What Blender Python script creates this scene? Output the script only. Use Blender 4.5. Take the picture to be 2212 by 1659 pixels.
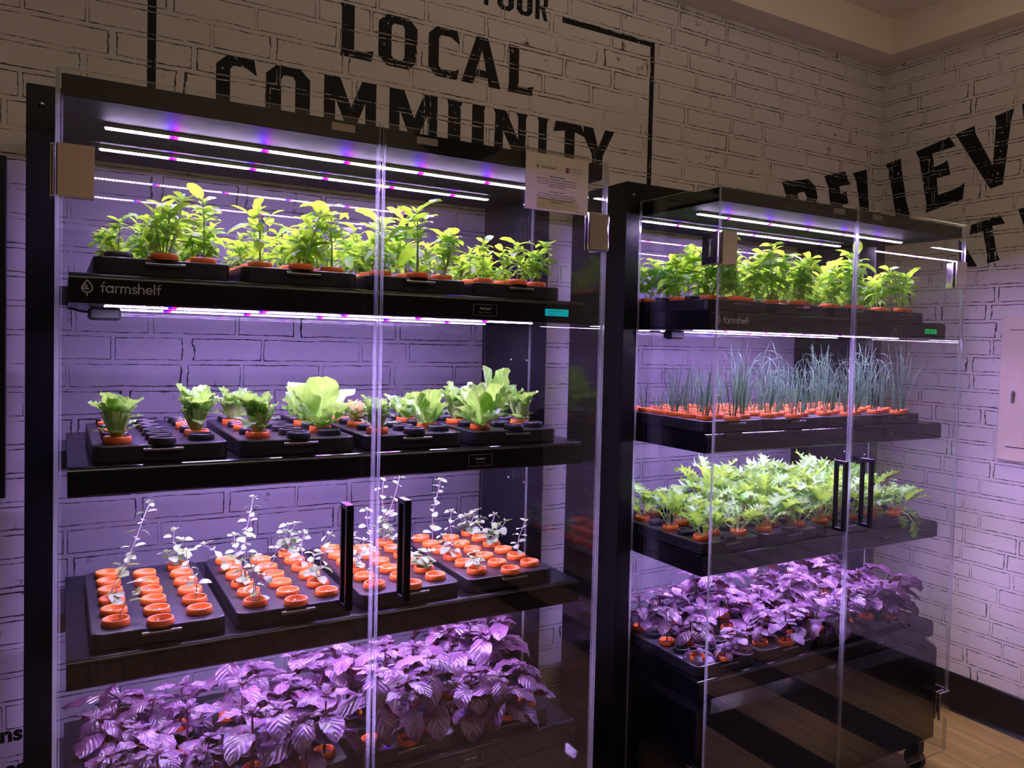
import bpy, math, random
from math import sin, cos, pi, radians, sqrt
from mathutils import Vector, Matrix
import numpy as np

for o in list(bpy.data.objects):
    bpy.data.objects.remove(o, do_unlink=True)
scn = bpy.context.scene
COL = scn.collection

# ------------------------------------------------------------------ camera
CX, CY, CZ = 0.01131, -1.82795, 1.60899
YAW, PITCH, ROLL, FPX, PPX, PPY = -32.61793, -1.8051, 1.48624, 1744.9457, 141.4416, -30.851
cam_d = bpy.data.cameras.new('camera')
cam = bpy.data.objects.new('camera', cam_d)
COL.objects.link(cam)
_y, _p, _r = map(radians, (YAW, PITCH, ROLL))
Fv = Vector((-sin(_y) * cos(_p), cos(_y) * cos(_p), sin(_p)))
Rv = Vector((cos(_y), sin(_y), 0))
Uv = Rv.cross(Fv)
R2 = Rv * cos(_r) + Uv * sin(_r)
U2 = -Rv * sin(_r) + Uv * cos(_r)
M = Matrix((R2, U2, -Fv)).transposed().to_4x4()
M.translation = Vector((CX, CY, CZ))
cam.matrix_world = M
cam_d.sensor_fit = 'HORIZONTAL'
cam_d.sensor_width = 36.0
cam_d.lens = FPX / 2212 * 36
cam_d.shift_x = -PPX / 2212
cam_d.shift_y = PPY / 2212
cam_d.clip_start = 0.02
cam_d.clip_end = 50
scn.camera = cam

# ------------------------------------------------------------------ world, exposure
w = bpy.data.worlds.new('world')
scn.world = w
w.use_nodes = True
w.node_tree.nodes['Background'].inputs[0].default_value = (0.9, 0.75, 0.62, 1)
w.node_tree.nodes['Background'].inputs[1].default_value = 0.004
scn.view_settings.view_transform = 'Standard'
scn.view_settings.look = 'None'
scn.view_settings.exposure = 0.0
scn.view_settings.gamma = 1.0
scn.view_settings.use_curve_mapping = False
cy = scn.cycles
cy.use_denoising = True
cy.max_bounces = 10
cy.diffuse_bounces = 3
cy.glossy_bounces = 5
cy.transmission_bounces = 8
cy.transparent_max_bounces = 40
cy.caustics_reflective = False
cy.caustics_refractive = False
cy.sample_clamp_indirect = 6.0
cy.sample_clamp_direct = 0.0

# ------------------------------------------------------------------ constants of the place
YW = 0.867          # back wall
XR = 3.540          # right wall
ZF = -0.056         # floor
ZS = 3.054          # soffit
ZC = 3.225          # ceiling
K = 1.035


def kx(x):
    return 0.0113 + K * (x - 0.0113)


def kz(z):
    return 1.609 + K * (z - 1.609)


WC = 1.265          # cabinet width
DG = 0.41           # depth of the side panes
YB = 0.760          # back of posts
WP = 0.058          # post width
ZSH = (1.7266, 1.3372, 0.9463, 0.5480)
HS = 0.0612
XS0, XS1, YS0, YS1 = 0.0232, 1.2414, 0.0583, 0.722
TRAY_H = 0.037
C2 = (1.6922, 0.0161, radians(-0.203))
LED_Y = (0.21, 0.515)
LED_STR = 11.5
SPOT_W = 24.0
FILL_PANELS = [(0.2, -1.6, 1.2, 0.6, 7.0)]
FILL_UPLIGHT = (1.5, -1.5, 2.5, 22.0)

# ceiling downlights of the room (fixtures are built further down)
SPOTS = [(2.95, 0.15), (1.2, -1.9), (-0.6, -1.9), (2.6, -2.6), (0.6, -3.4)]
for i, (sx, sy) in enumerate(SPOTS):
    l = bpy.data.lights.new('downlight_bulb', 'SPOT')
    l.energy = SPOT_W * (8.0, .2, .15, .3, .3)[i]
    l.color = (1.0, 0.80, 0.56)
    l.spot_size = radians((34, 105, 105, 110, 110)[i])
    l.spot_blend = 0.6
    l.shadow_soft_size = 0.05
    lo = bpy.data.objects.new('downlight_bulb', l)
    lo.location = (sx, sy, ZC - 0.03)
    COL.objects.link(lo)

# added fill: wide warm area light under the ceiling, lifts the room's ambient
for px, py_, sx_, sy_, pw_ in FILL_PANELS:
    l = bpy.data.lights.new('fill_area_light', 'AREA')
    l.shape = 'RECTANGLE'
    l.size, l.size_y = sx_, sy_
    l.energy = pw_
    l.color = (1.0, 0.80, 0.64)
    lo = bpy.data.objects.new('fill_area_light', l)
    lo.location = (px, py_, ZC - 0.03)
    COL.objects.link(lo)

# added fill light facing up to brighten the ceiling, in an invented bowl
l = bpy.data.lights.new('ceiling_fill_light', 'AREA')
l.shape = 'DISK'
l.size = 0.36
l.energy = FILL_UPLIGHT[3]
l.color = (1.0, 0.80, 0.62)
lo = bpy.data.objects.new('ceiling_fill_light', l)
lo.location = (FILL_UPLIGHT[0], FILL_UPLIGHT[1], FILL_UPLIGHT[2] + 0.03)
lo.rotation_euler = (pi, 0, 0)
COL.objects.link(lo)

# ------------------------------------------------------------------ materials
MATS = {}


def new_mat(name):
    m = bpy.data.materials.new(name)
    m.use_nodes = True
    nt = m.node_tree
    for n in list(nt.nodes):
        nt.nodes.remove(n)
    out = nt.nodes.new('ShaderNodeOutputMaterial')
    return m, nt, out


def N(nt, t, **kw):
    n = nt.nodes.new(t)
    for k, v in kw.items():
        if k.startswith('i_'):
            n.inputs[int(k[2:])].default_value = v
        else:
            setattr(n, k, v)
    return n


def L(nt, a, b):
    nt.links.new(a, b)


def math_n(nt, op, a, b=None, c=None):
    n = nt.nodes.new('ShaderNodeMath')
    n.operation = op
    for i, v in enumerate((a, b, c)):
        if v is None:
            continue
        if isinstance(v, (int, float)):
            n.inputs[i].default_value = v
        else:
            nt.links.new(v, n.inputs[i])
    return n.outputs[0]


def pbr(name, col, rough=0.5, metal=0.0, spec=0.5, noise=0.0, nscale=20, bump=0.0, coat=0.0):
    m, nt, out = new_mat(name)
    b = N(nt, 'ShaderNodeBsdfPrincipled')
    b.inputs['Base Color'].default_value = (*col, 1)
    b.inputs['Roughness'].default_value = rough
    b.inputs['Metallic'].default_value = metal
    b.inputs['Specular IOR Level'].default_value = spec
    b.inputs['Coat Weight'].default_value = coat
    tc = N(nt, 'ShaderNodeTexCoord')
    nz = N(nt, 'ShaderNodeTexNoise')
    nz.inputs['Scale'].default_value = nscale
    nz.inputs['Detail'].default_value = 4
    L(nt, tc.outputs['Object'], nz.inputs['Vector'])
    if noise:
        mx = N(nt, 'ShaderNodeMix', data_type='RGBA')
        mx.inputs[6].default_value = (*[max(0, c * (1 - noise)) for c in col], 1)
        mx.inputs[7].default_value = (*[min(1, c * (1 + noise)) for c in col], 1)
        L(nt, nz.outputs['Fac'], mx.inputs[0])
        L(nt, mx.outputs[2], b.inputs['Base Color'])
    rr = math_n(nt, 'MULTIPLY_ADD', nz.outputs['Fac'], 0.12, rough - 0.06)
    L(nt, rr, b.inputs['Roughness'])
    if bump:
        bp = N(nt, 'ShaderNodeBump')
        bp.inputs['Strength'].default_value = bump
        bp.inputs['Distance'].default_value = 0.002
        L(nt, nz.outputs['Fac'], bp.inputs['Height'])
        L(nt, bp.outputs[0], b.inputs['Normal'])
    L(nt, b.outputs[0], out.inputs[0])
    MATS[name] = m
    return m


def brick_mask(nt, axis):
    """returns (line mask, mortar fac, noise) on the wall plane; axis 0 = x/z wall, 1 = y/z wall"""
    tc = N(nt, 'ShaderNodeTexCoord')
    sp = N(nt, 'ShaderNodeSeparateXYZ')
    L(nt, tc.outputs['Object'], sp.inputs[0])
    wob = N(nt, 'ShaderNodeTexNoise')
    wob.inputs['Scale'].default_value = 9
    wob.inputs['Detail'].default_value = 5
    wob.inputs['Roughness'].default_value = 0.65
    L(nt, tc.outputs['Object'], wob.inputs['Vector'])
    sw = N(nt, 'ShaderNodeSeparateColor')
    L(nt, wob.outputs['Color'], sw.inputs[0])
    H = 0.0792
    z0 = math_n(nt, 'ADD', sp.outputs[2], -(2.9887 - 38 * H) + 0.5 * H)
    z = math_n(nt, 'MULTIPLY_ADD', math_n(nt, 'SUBTRACT', sw.outputs[0], 0.5), 0.011, z0)
    row = math_n(nt, 'FLOOR', math_n(nt, 'DIVIDE', z, H))
    wn = N(nt, 'ShaderNodeTexWhiteNoise', noise_dimensions='1D')
    L(nt, row, wn.inputs['W'])
    u0 = sp.outputs[axis]
    # brick lengths vary along and between the rows
    cv = N(nt, 'ShaderNodeCombineXYZ')
    L(nt, math_n(nt, 'MULTIPLY', u0, 4.2), cv.inputs[0])
    L(nt, math_n(nt, 'MULTIPLY', row, 7.31), cv.inputs[1])
    ln = N(nt, 'ShaderNodeTexNoise')
    ln.inputs['Scale'].default_value = 1
    ln.inputs['Detail'].default_value = 0
    L(nt, cv.outputs[0], ln.inputs['Vector'])
    u1 = math_n(nt, 'MULTIPLY_ADD', wn.outputs['Value'], 0.4, u0)
    u2 = math_n(nt, 'MULTIPLY_ADD', ln.outputs['Fac'], 0.24, u1)
    u = math_n(nt, 'MULTIPLY_ADD', math_n(nt, 'SUBTRACT', sw.outputs[1], 0.5), 0.02, u2)
    cb = N(nt, 'ShaderNodeCombineXYZ')
    L(nt, u, cb.inputs[0])
    L(nt, z, cb.inputs[1])
    bt = N(nt, 'ShaderNodeTexBrick')
    bt.offset = 0.0
    bt.offset_frequency = 1
    bt.squash = 1.0
    bt.inputs['Scale'].default_value = 1.0
    bt.inputs['Mortar Size'].default_value = 0.0115
    bt.inputs['Mortar Smooth'].default_value = 1.0
    bt.inputs['Brick Width'].default_value = 0.24
    bt.inputs['Row Height'].default_value = H
    bt.inputs['Color1'].default_value = (1, 1, 1, 1)
    bt.inputs['Color2'].default_value = (1, 1, 1, 1)
    L(nt, cb.outputs[0], bt.inputs['Vector'])
    fac = bt.outputs['Fac']
    br = N(nt, 'ShaderNodeTexNoise')
    br.inputs['Scale'].default_value = 26
    br.inputs['Detail'].default_value = 6
    br.inputs['Roughness'].default_value = 0.7
    L(nt, tc.outputs['Object'], br.inputs['Vector'])
    big = N(nt, 'ShaderNodeTexNoise')
    big.inputs['Scale'].default_value = 5
    big.inputs['Detail'].default_value = 3
    L(nt, tc.outputs['Object'], big.inputs['Vector'])
    # band of the mortar profile = the sketched dark line at each side of the joint
    cen = 0.30
    d = math_n(nt, 'ABSOLUTE', math_n(nt, 'SUBTRACT', fac, cen))
    nn = math_n(nt, 'MULTIPLY_ADD', br.outputs['Fac'], 0.75, -0.21)
    nn2 = math_n(nt, 'MULTIPLY_ADD', big.outputs['Fac'], 0.36, -0.17)
    thr = math_n(nt, 'ADD', nn, nn2)
    line = math_n(nt, 'MULTIPLY', math_n(nt, 'SUBTRACT', thr, d), 12.0)
    lc = nt.nodes.new('ShaderNodeClamp')
    L(nt, line, lc.inputs[0])
    return lc.outputs[0], fac, br.outputs['Fac'], big.outputs['Fac'], tc


def brick_mat(name, axis, painted=False):
    m, nt, out = new_mat(name)
    line, fac, nf, big, tc = brick_mask(nt, axis)
    b = N(nt, 'ShaderNodeBsdfPrincipled')
    b.inputs['Roughness'].default_value = 0.62
    b.inputs['Specular IOR Level'].default_value = 0.25
    mx = N(nt, 'ShaderNodeMix', data_type='RGBA')
    if painted:
        # black mural paint, rubbed through along the joints
        rub = math_n(nt, 'GREATER_THAN', math_n(nt, 'MULTIPLY', line, nf), 0.47)
        scr = N(nt, 'ShaderNodeTexNoise')
        scr.inputs['Scale'].default_value = 60
        scr.inputs['Detail'].default_value = 3
        L(nt, tc.outputs['Object'], scr.inputs['Vector'])
        spk = math_n(nt, 'MULTIPLY', math_n(nt, 'GREATER_THAN', scr.outputs['Fac'], 0.67),
                     math_n(nt, 'GREATER_THAN', big, 0.53))
        L(nt, math_n(nt, 'MAXIMUM', rub, spk), mx.inputs[0])
        mx.inputs[6].default_value = (0.012, 0.011, 0.011, 1)
        mx.inputs[7].default_value = (0.62, 0.6, 0.58, 1)
        L(nt, mx.outputs[2], b.inputs['Base Color'])
    else:
        base = N(nt, 'ShaderNodeMix', data_type='RGBA')
        base.inputs[6].default_value = (0.70, 0.68, 0.665, 1)
        base.inputs[7].default_value = (0.80, 0.78, 0.765, 1)
        L(nt, big, base.inputs[0])
        L(nt, math_n(nt, 'MULTIPLY', line, 0.95), mx.inputs[0])
        L(nt, base.outputs[2], mx.inputs[6])
        mx.inputs[7].default_value = (0.035, 0.028, 0.028, 1)
        L(nt, mx.outputs[2], b.inputs['Base Color'])
    bp = N(nt, 'ShaderNodeBump')
    bp.inputs['Strength'].default_value = 0.25
    bp.inputs['Distance'].default_value = 0.003
    L(nt, math_n(nt, 'MULTIPLY_ADD', fac, -0.6, math_n(nt, 'MULTIPLY', nf, 0.5)), bp.inputs['Height'])
    L(nt, bp.outputs[0], b.inputs['Normal'])
    L(nt, b.outputs[0], out.inputs[0])
    MATS[name] = m
    return m


def floor_mat():
    m, nt, out = new_mat('wood_floor')
    tc = N(nt, 'ShaderNodeTexCoord')
    sp = N(nt, 'ShaderNodeSeparateXYZ')
    L(nt, tc.outputs['Object'], sp.inputs[0])
    cb = N(nt, 'ShaderNodeCombineXYZ')
    L(nt, sp.outputs[1], cb.inputs[0])
    L(nt, sp.outputs[0], cb.inputs[1])
    bt = N(nt, 'ShaderNodeTexBrick')
    bt.offset = 0.37
    bt.inputs['Scale'].default_value = 1
    bt.inputs['Brick Width'].default_value = 1.1
    bt.inputs['Row Height'].default_value = 0.14
    bt.inputs['Mortar Size'].default_value = 0.001
    bt.inputs['Color1'].default_value = (0.37, 0.25, 0.135, 1)
    bt.inputs['Color2'].default_value = (0.47, 0.33, 0.19, 1)
    bt.inputs['Mortar'].default_value = (0.10, 0.06, 0.03, 1)
    L(nt, cb.outputs[0], bt.inputs['Vector'])
    mp = N(nt, 'ShaderNodeMapping')
    mp.inputs['Scale'].default_value = (34, 2.2, 1)
    L(nt, tc.outputs['Object'], mp.inputs[0])
    gr = N(nt, 'ShaderNodeTexNoise')
    gr.inputs['Scale'].default_value = 1
    gr.inputs['Detail'].default_value = 6
    L(nt, mp.outputs[0], gr.inputs['Vector'])
    ml = N(nt, 'ShaderNodeMix', data_type='RGBA', blend_type='MULTIPLY')
    ml.inputs[0].default_value = 0.75
    L(nt, bt.outputs['Color'], ml.inputs[6])
    rp = N(nt, 'ShaderNodeValToRGB')
    rp.color_ramp.elements[0].position = 0.3
    rp.color_ramp.elements[0].color = (0.45, 0.42, 0.4, 1)
    rp.color_ramp.elements[1].position = 0.7
    rp.color_ramp.elements[1].color = (1.15, 1.1, 1.05, 1)
    L(nt, gr.outputs['Fac'], rp.inputs[0])
    L(nt, rp.outputs[0], ml.inputs[7])
    b = N(nt, 'ShaderNodeBsdfPrincipled')
    b.inputs['Roughness'].default_value = 0.45
    L(nt, ml.outputs[2], b.inputs['Base Color'])
    L(nt, b.outputs[0], out.inputs[0])
    MATS['wood_floor'] = m


def glass_mat(name, tint, f0=0.04, boost=1.0):
    m, nt, out = new_mat(name)
    lw = N(nt, 'ShaderNodeLayerWeight')
    lw.inputs['Blend'].default_value = 0.5
    tr = N(nt, 'ShaderNodeBsdfTransparent')
    tr.inputs[0].default_value = (*tint, 1)
    gl = N(nt, 'ShaderNodeBsdfGlossy')
    gl.inputs['Roughness'].default_value = 0.0
    gl.inputs['Color'].default_value = (1, 1, 1, 1)
    # Schlick, symmetric for both sides of the thin sheet
    f5 = math_n(nt, 'POWER', lw.outputs['Facing'], 5.0)
    fr = math_n(nt, 'MULTIPLY_ADD', f5, (1 - f0) * boost, f0)
    ms = N(nt, 'ShaderNodeMixShader')
    L(nt, fr, ms.inputs[0])
    L(nt, tr.outputs[0], ms.inputs[1])
    L(nt, gl.outputs[0], ms.inputs[2])
    L(nt, ms.outputs[0], out.inputs[0])
    MATS[name] = m
    return m


def edge_mat():
    """polished edge of a sheet of glass: catches the grow light inside the sheet"""
    m, nt, out = new_mat('glass_edge')
    tl = N(nt, 'ShaderNodeBsdfTranslucent')
    tl.inputs[0].default_value = (0.80, 0.84, 0.84, 1)
    df = N(nt, 'ShaderNodeBsdfDiffuse')
    df.inputs[0].default_value = (0.62, 0.66, 0.66, 1)
    gl = N(nt, 'ShaderNodeBsdfGlossy')
    gl.inputs['Roughness'].default_value = 0.12
    tr = N(nt, 'ShaderNodeBsdfTransparent')
    tr.inputs[0].default_value = (0.8, 0.86, 0.85, 1)
    a = N(nt, 'ShaderNodeMixShader', i_0=0.5)
    L(nt, tl.outputs[0], a.inputs[1])
    L(nt, df.outputs[0], a.inputs[2])
    b = N(nt, 'ShaderNodeMixShader', i_0=0.35)
    L(nt, a.outputs[0], b.inputs[1])
    L(nt, gl.outputs[0], b.inputs[2])
    c = N(nt, 'ShaderNodeMixShader', i_0=0.45)
    L(nt, b.outputs[0], c.inputs[1])
    L(nt, tr.outputs[0], c.inputs[2])
    L(nt, c.outputs[0], out.inputs[0])
    MATS['glass_edge'] = m


def seal_mat():
    m, nt, out = new_mat('clear_seal')
    tr = N(nt, 'ShaderNodeBsdfTransparent')
    tl = N(nt, 'ShaderNodeBsdfTranslucent')
    tl.inputs[0].default_value = (0.8, 0.82, 0.84, 1)
    gl = N(nt, 'ShaderNodeBsdfGlossy')
    gl.inputs['Roughness'].default_value = 0.2
    a = N(nt, 'ShaderNodeMixShader', i_0=0.35)
    L(nt, tl.outputs[0], a.inputs[1])
    L(nt, gl.outputs[0], a.inputs[2])
    c = N(nt, 'ShaderNodeMixShader', i_0=0.86)
    L(nt, a.outputs[0], c.inputs[1])
    L(nt, tr.outputs[0], c.inputs[2])
    L(nt, c.outputs[0], out.inputs[0])
    MATS['clear_seal'] = m


def emit_mat(name, col, strength, dotted=False):
    m, nt, out = new_mat(name)
    e = N(nt, 'ShaderNodeEmission')
    e.inputs[0].default_value = (*col, 1)
    e.inputs[1].default_value = strength
    if dotted:
        tc = N(nt, 'ShaderNodeTexCoord')
        sp = N(nt, 'ShaderNodeSeparateXYZ')
        L(nt, tc.outputs['Object'], sp.inputs[0])
        fr = math_n(nt, 'FRACT', math_n(nt, 'DIVIDE', sp.outputs[0], 0.009))
        on = math_n(nt, 'LESS_THAN', math_n(nt, 'ABSOLUTE', math_n(nt, 'SUBTRACT', fr, 0.5)), 0.28)
        L(nt, math_n(nt, 'MULTIPLY_ADD', on, strength * 1.25, strength * 0.3), e.inputs[1])
    L(nt, e.outputs[0], out.inputs[0])
    MATS[name] = m
    return m


def leaf_mat(name, c1, c2, vein, rough=0.42, transl=0.4, tcol=None, vein_amt=0.5, bump=0.5, lat=9.0, spec=0.5):
    """c1/c2 leaf colours mixed by noise, vein colour, translucent share"""
    m, nt, out = new_mat(name)
    uv = N(nt, 'ShaderNodeUVMap')
    sp = N(nt, 'ShaderNodeSeparateXYZ')
    L(nt, uv.outputs[0], sp.inputs[0])
    s = math_n(nt, 'MULTIPLY', math_n(nt, 'ABSOLUTE', math_n(nt, 'SUBTRACT', sp.outputs[1], 0.5)), 2.0)
    mid = math_n(nt, 'LESS_THAN', s, 0.09)
    ph = math_n(nt, 'SUBTRACT', math_n(nt, 'MULTIPLY', sp.outputs[0], lat), math_n(nt, 'MULTIPLY', s, 2.2))
    tri = math_n(nt, 'ABSOLUTE', math_n(nt, 'SUBTRACT', math_n(nt, 'FRACT', ph), 0.5))   # 0 at the vein
    latv = math_n(nt, 'LESS_THAN', tri, 0.07)
    vm = math_n(nt, 'MAXIMUM', mid, math_n(nt, 'MULTIPLY', latv, 0.55))
    vm = math_n(nt, 'MULTIPLY', vm, vein_amt)
    tc = N(nt, 'ShaderNodeTexCoord')
    oi = N(nt, 'ShaderNodeObjectInfo')
    nz = N(nt, 'ShaderNodeTexNoise')
    nz.inputs['Scale'].default_value = 22
    nz.inputs['Detail'].default_value = 3
    L(nt, tc.outputs['Object'], nz.inputs['Vector'])
    rp = N(nt, 'ShaderNodeMapRange')
    rp.inputs[1].default_value = 0.32
    rp.inputs[2].default_value = 0.68
    L(nt, nz.outputs['Fac'], rp.inputs[0])
    mx = N(nt, 'ShaderNodeMix', data_type='RGBA')
    mx.inputs[6].default_value = (*c1, 1)
    mx.inputs[7].default_value = (*c2, 1)
    L(nt, rp.outputs[0], mx.inputs[0])
    mv = N(nt, 'ShaderNodeMix', data_type='RGBA')
    L(nt, vm, mv.inputs[0])
    L(nt, mx.outputs[2], mv.inputs[6])
    mv.inputs[7].default_value = (*vein, 1)
    b = N(nt, 'ShaderNodeBsdfPrincipled')
    b.inputs['Roughness'].default_value = rough
    b.inputs['Specular IOR Level'].default_value = spec
    L(nt, mv.outputs[2], b.inputs['Base Color'])
    if bump:
        bp = N(nt, 'ShaderNodeBump')
        bp.inputs['Strength'].default_value = bump
        bp.inputs['Distance'].default_value = 0.003
        L(nt, tri, bp.inputs['Height'])
        L(nt, bp.outputs[0], b.inputs['Normal'])
    t = N(nt, 'ShaderNodeBsdfTranslucent')
    if tcol:
        t.inputs[0].default_value = (*tcol, 1)
    else:
        L(nt, mv.outputs[2], t.inputs[0])
    ms = N(nt, 'ShaderNodeMixShader', i_0=transl)
    L(nt, b.outputs[0], ms.inputs[1])
    L(nt, t.outputs[0], ms.inputs[2])
    L(nt, ms.outputs[0], out.inputs[0])
    MATS[name] = m
    return m


brick_mat('brick_back', 0)
brick_mat('brick_right', 1)
brick_mat('mural_paint_back', 0, True)
brick_mat('mural_paint_right', 1, True)
floor_mat()
glass_mat('clear_glass', (0.965, 0.975, 0.97))
glass_mat('smoky_glass', (0.67, 0.67, 0.68), 0.014)
glass_mat('clear_acrylic', (0.95, 0.95, 0.95))
edge_mat()
seal_mat()
pbr('ceiling_paint', (0.88, 0.80, 0.66), 0.8, noise=0.03, nscale=3)
pbr('hinge_reflect_paint', (0.78, 0.66, 0.48), 0.8, noise=0.05, nscale=2)
pbr('room_paint', (0.035, 0.03, 0.028), 0.8, noise=0.05, nscale=2)
pbr('black_vinyl', (0.010, 0.009, 0.012), 0.4, noise=0.2)
pbr('floor_black', (0.006, 0.006, 0.006), 0.4)
pbr('black_metal', (0.005, 0.005, 0.006), 0.30, spec=0.3, noise=0.15, nscale=60)
pbr('shelf_metal', (0.005, 0.005, 0.006), 0.17, spec=0.5)
pbr('black_gloss', (0.004, 0.004, 0.005), 0.2, spec=0.3)
pbr('canopy_metal', (0.016, 0.015, 0.018), 0.6, spec=0.08)
pbr('tray_plastic', (0.017, 0.016, 0.019), 0.30, noise=0.2, nscale=30)
pbr('black_cup', (0.014, 0.013, 0.016), 0.35)
pbr('orange_cup', (0.93, 0.19, 0.022), 0.42, noise=0.04)
pbr('plug_foam', (0.045, 0.03, 0.025), 0.9, noise=0.5, nscale=300, bump=0.5)
pbr('chrome', (0.82, 0.80, 0.76), 0.10, metal=1.0)
pbr('dark_chrome', (0.20, 0.19, 0.22), 0.18, metal=1.0)
pbr('white_aluminium', (0.62, 0.62, 0.66), 0.4)
pbr('paper', (0.82, 0.80, 0.70), 0.7)
pbr('white_print', (0.50, 0.50, 0.54), 0.6)
pbr('faint_print', (0.20, 0.19, 0.21), 0.6)
pbr('ink', (0.02, 0.02, 0.035), 0.6)
pbr('red_ink', (0.55, 0.03, 0.06), 0.6)
pbr('blue_ink', (0.02, 0.03, 0.18), 0.6)
pbr('grey_ink', (0.30, 0.30, 0.32), 0.6)
pbr('panel_enamel', (0.84, 0.72, 0.60), 0.45, noise=0.02)
pbr('steel', (0.55, 0.53, 0.50), 0.3, metal=1.0)
pbr('rubber', (0.015, 0.015, 0.015), 0.6)
pbr('dark_hole', (0.002, 0.002, 0.003), 0.9)
pbr('strike_metal', (0.22, 0.19, 0.16), 0.4, metal=0.6)
pbr('green_stem', (0.20, 0.42, 0.07), 0.5, noise=0.2)
pbr('pale_stem', (0.55, 0.66, 0.32), 0.45, noise=0.15)
pbr('mint_stem', (0.46, 0.40, 0.36), 0.5, noise=0.15)
pbr('purple_stem', (0.12, 0.02, 0.05), 0.45, noise=0.2)
pbr('root_fibre', (0.70, 0.26, 0.22), 0.6, noise=0.3)
emit_mat('led_white', (0.75, 0.565, 1.0), 17.0 * LED_STR, dotted=True)
emit_mat('led_blue', (0.0009, 0.00002, 1.0), 150.0 * LED_STR)
emit_mat('led_red', (1.0, 0.0002, 0.02), 50.0 * LED_STR)
emit_mat('lcd_teal', (0.0, 0.32, 0.36), 1.0)
emit_mat('lcd_green', (0.0, 0.28, 0.07), 1.0)
emit_mat('downlight_glow', (1.0, 0.78, 0.55), 12.0)
leaf_mat('basil_leaf', (0.12, 0.40, 0.02), (0.22, 0.54, 0.035), (0.34, 0.62, 0.10), 0.36, 0.5, tcol=(0.46, 0.86, 0.04), vein_amt=0.35, bump=0.3, lat=6, spec=0.7)
leaf_mat('lettuce_leaf', (0.17, 0.46, 0.06), (0.34, 0.64, 0.14), (0.72, 0.85, 0.45), 0.36, 0.33, tcol=(0.50, 0.92, 0.12), vein_amt=0.75, bump=1.0, lat=7, spec=0.6)
leaf_mat('yellow_lettuce_leaf', (0.72, 0.55, 0.16), (0.50, 0.70, 0.18), (0.8, 0.85, 0.45), 0.45, 0.4, vein_amt=0.4, bump=0.6, lat=7)
leaf_mat('lettuce_rib', (0.58, 0.75, 0.26), (0.42, 0.66, 0.16), (0.75, 0.85, 0.5), 0.4, 0.35, vein_amt=0.5, bump=0.3, lat=1)
leaf_mat('mint_leaf', (0.24, 0.40, 0.13), (0.42, 0.54, 0.30), (0.62, 0.72, 0.5), 0.55, 0.3, tcol=(0.5, 0.85, 0.2), vein_amt=0.3, bump=0.3, lat=5, spec=0.6)
leaf_mat('mustard_leaf', (0.10, 0.32, 0.035), (0.21, 0.48, 0.075), (0.48, 0.66, 0.24), 0.40, 0.40, tcol=(0.34, 0.64, 0.05), vein_amt=0.6, bump=0.5, lat=8, spec=0.6)
leaf_mat('purple_leaf', (0.040, 0.012, 0.034), (0.12, 0.052, 0.095), (0.018, 0.004, 0.014), 0.36, 0.05, tcol=(0.42, 0.10, 0.08), vein_amt=0.45, bump=0.7, lat=6, spec=0.45)
leaf_mat('chive_blade', (0.07, 0.20, 0.09), (0.15, 0.30, 0.16), (0.3, 0.5, 0.3), 0.38, 0.2, vein_amt=0.0, bump=0, spec=0.5)


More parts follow.
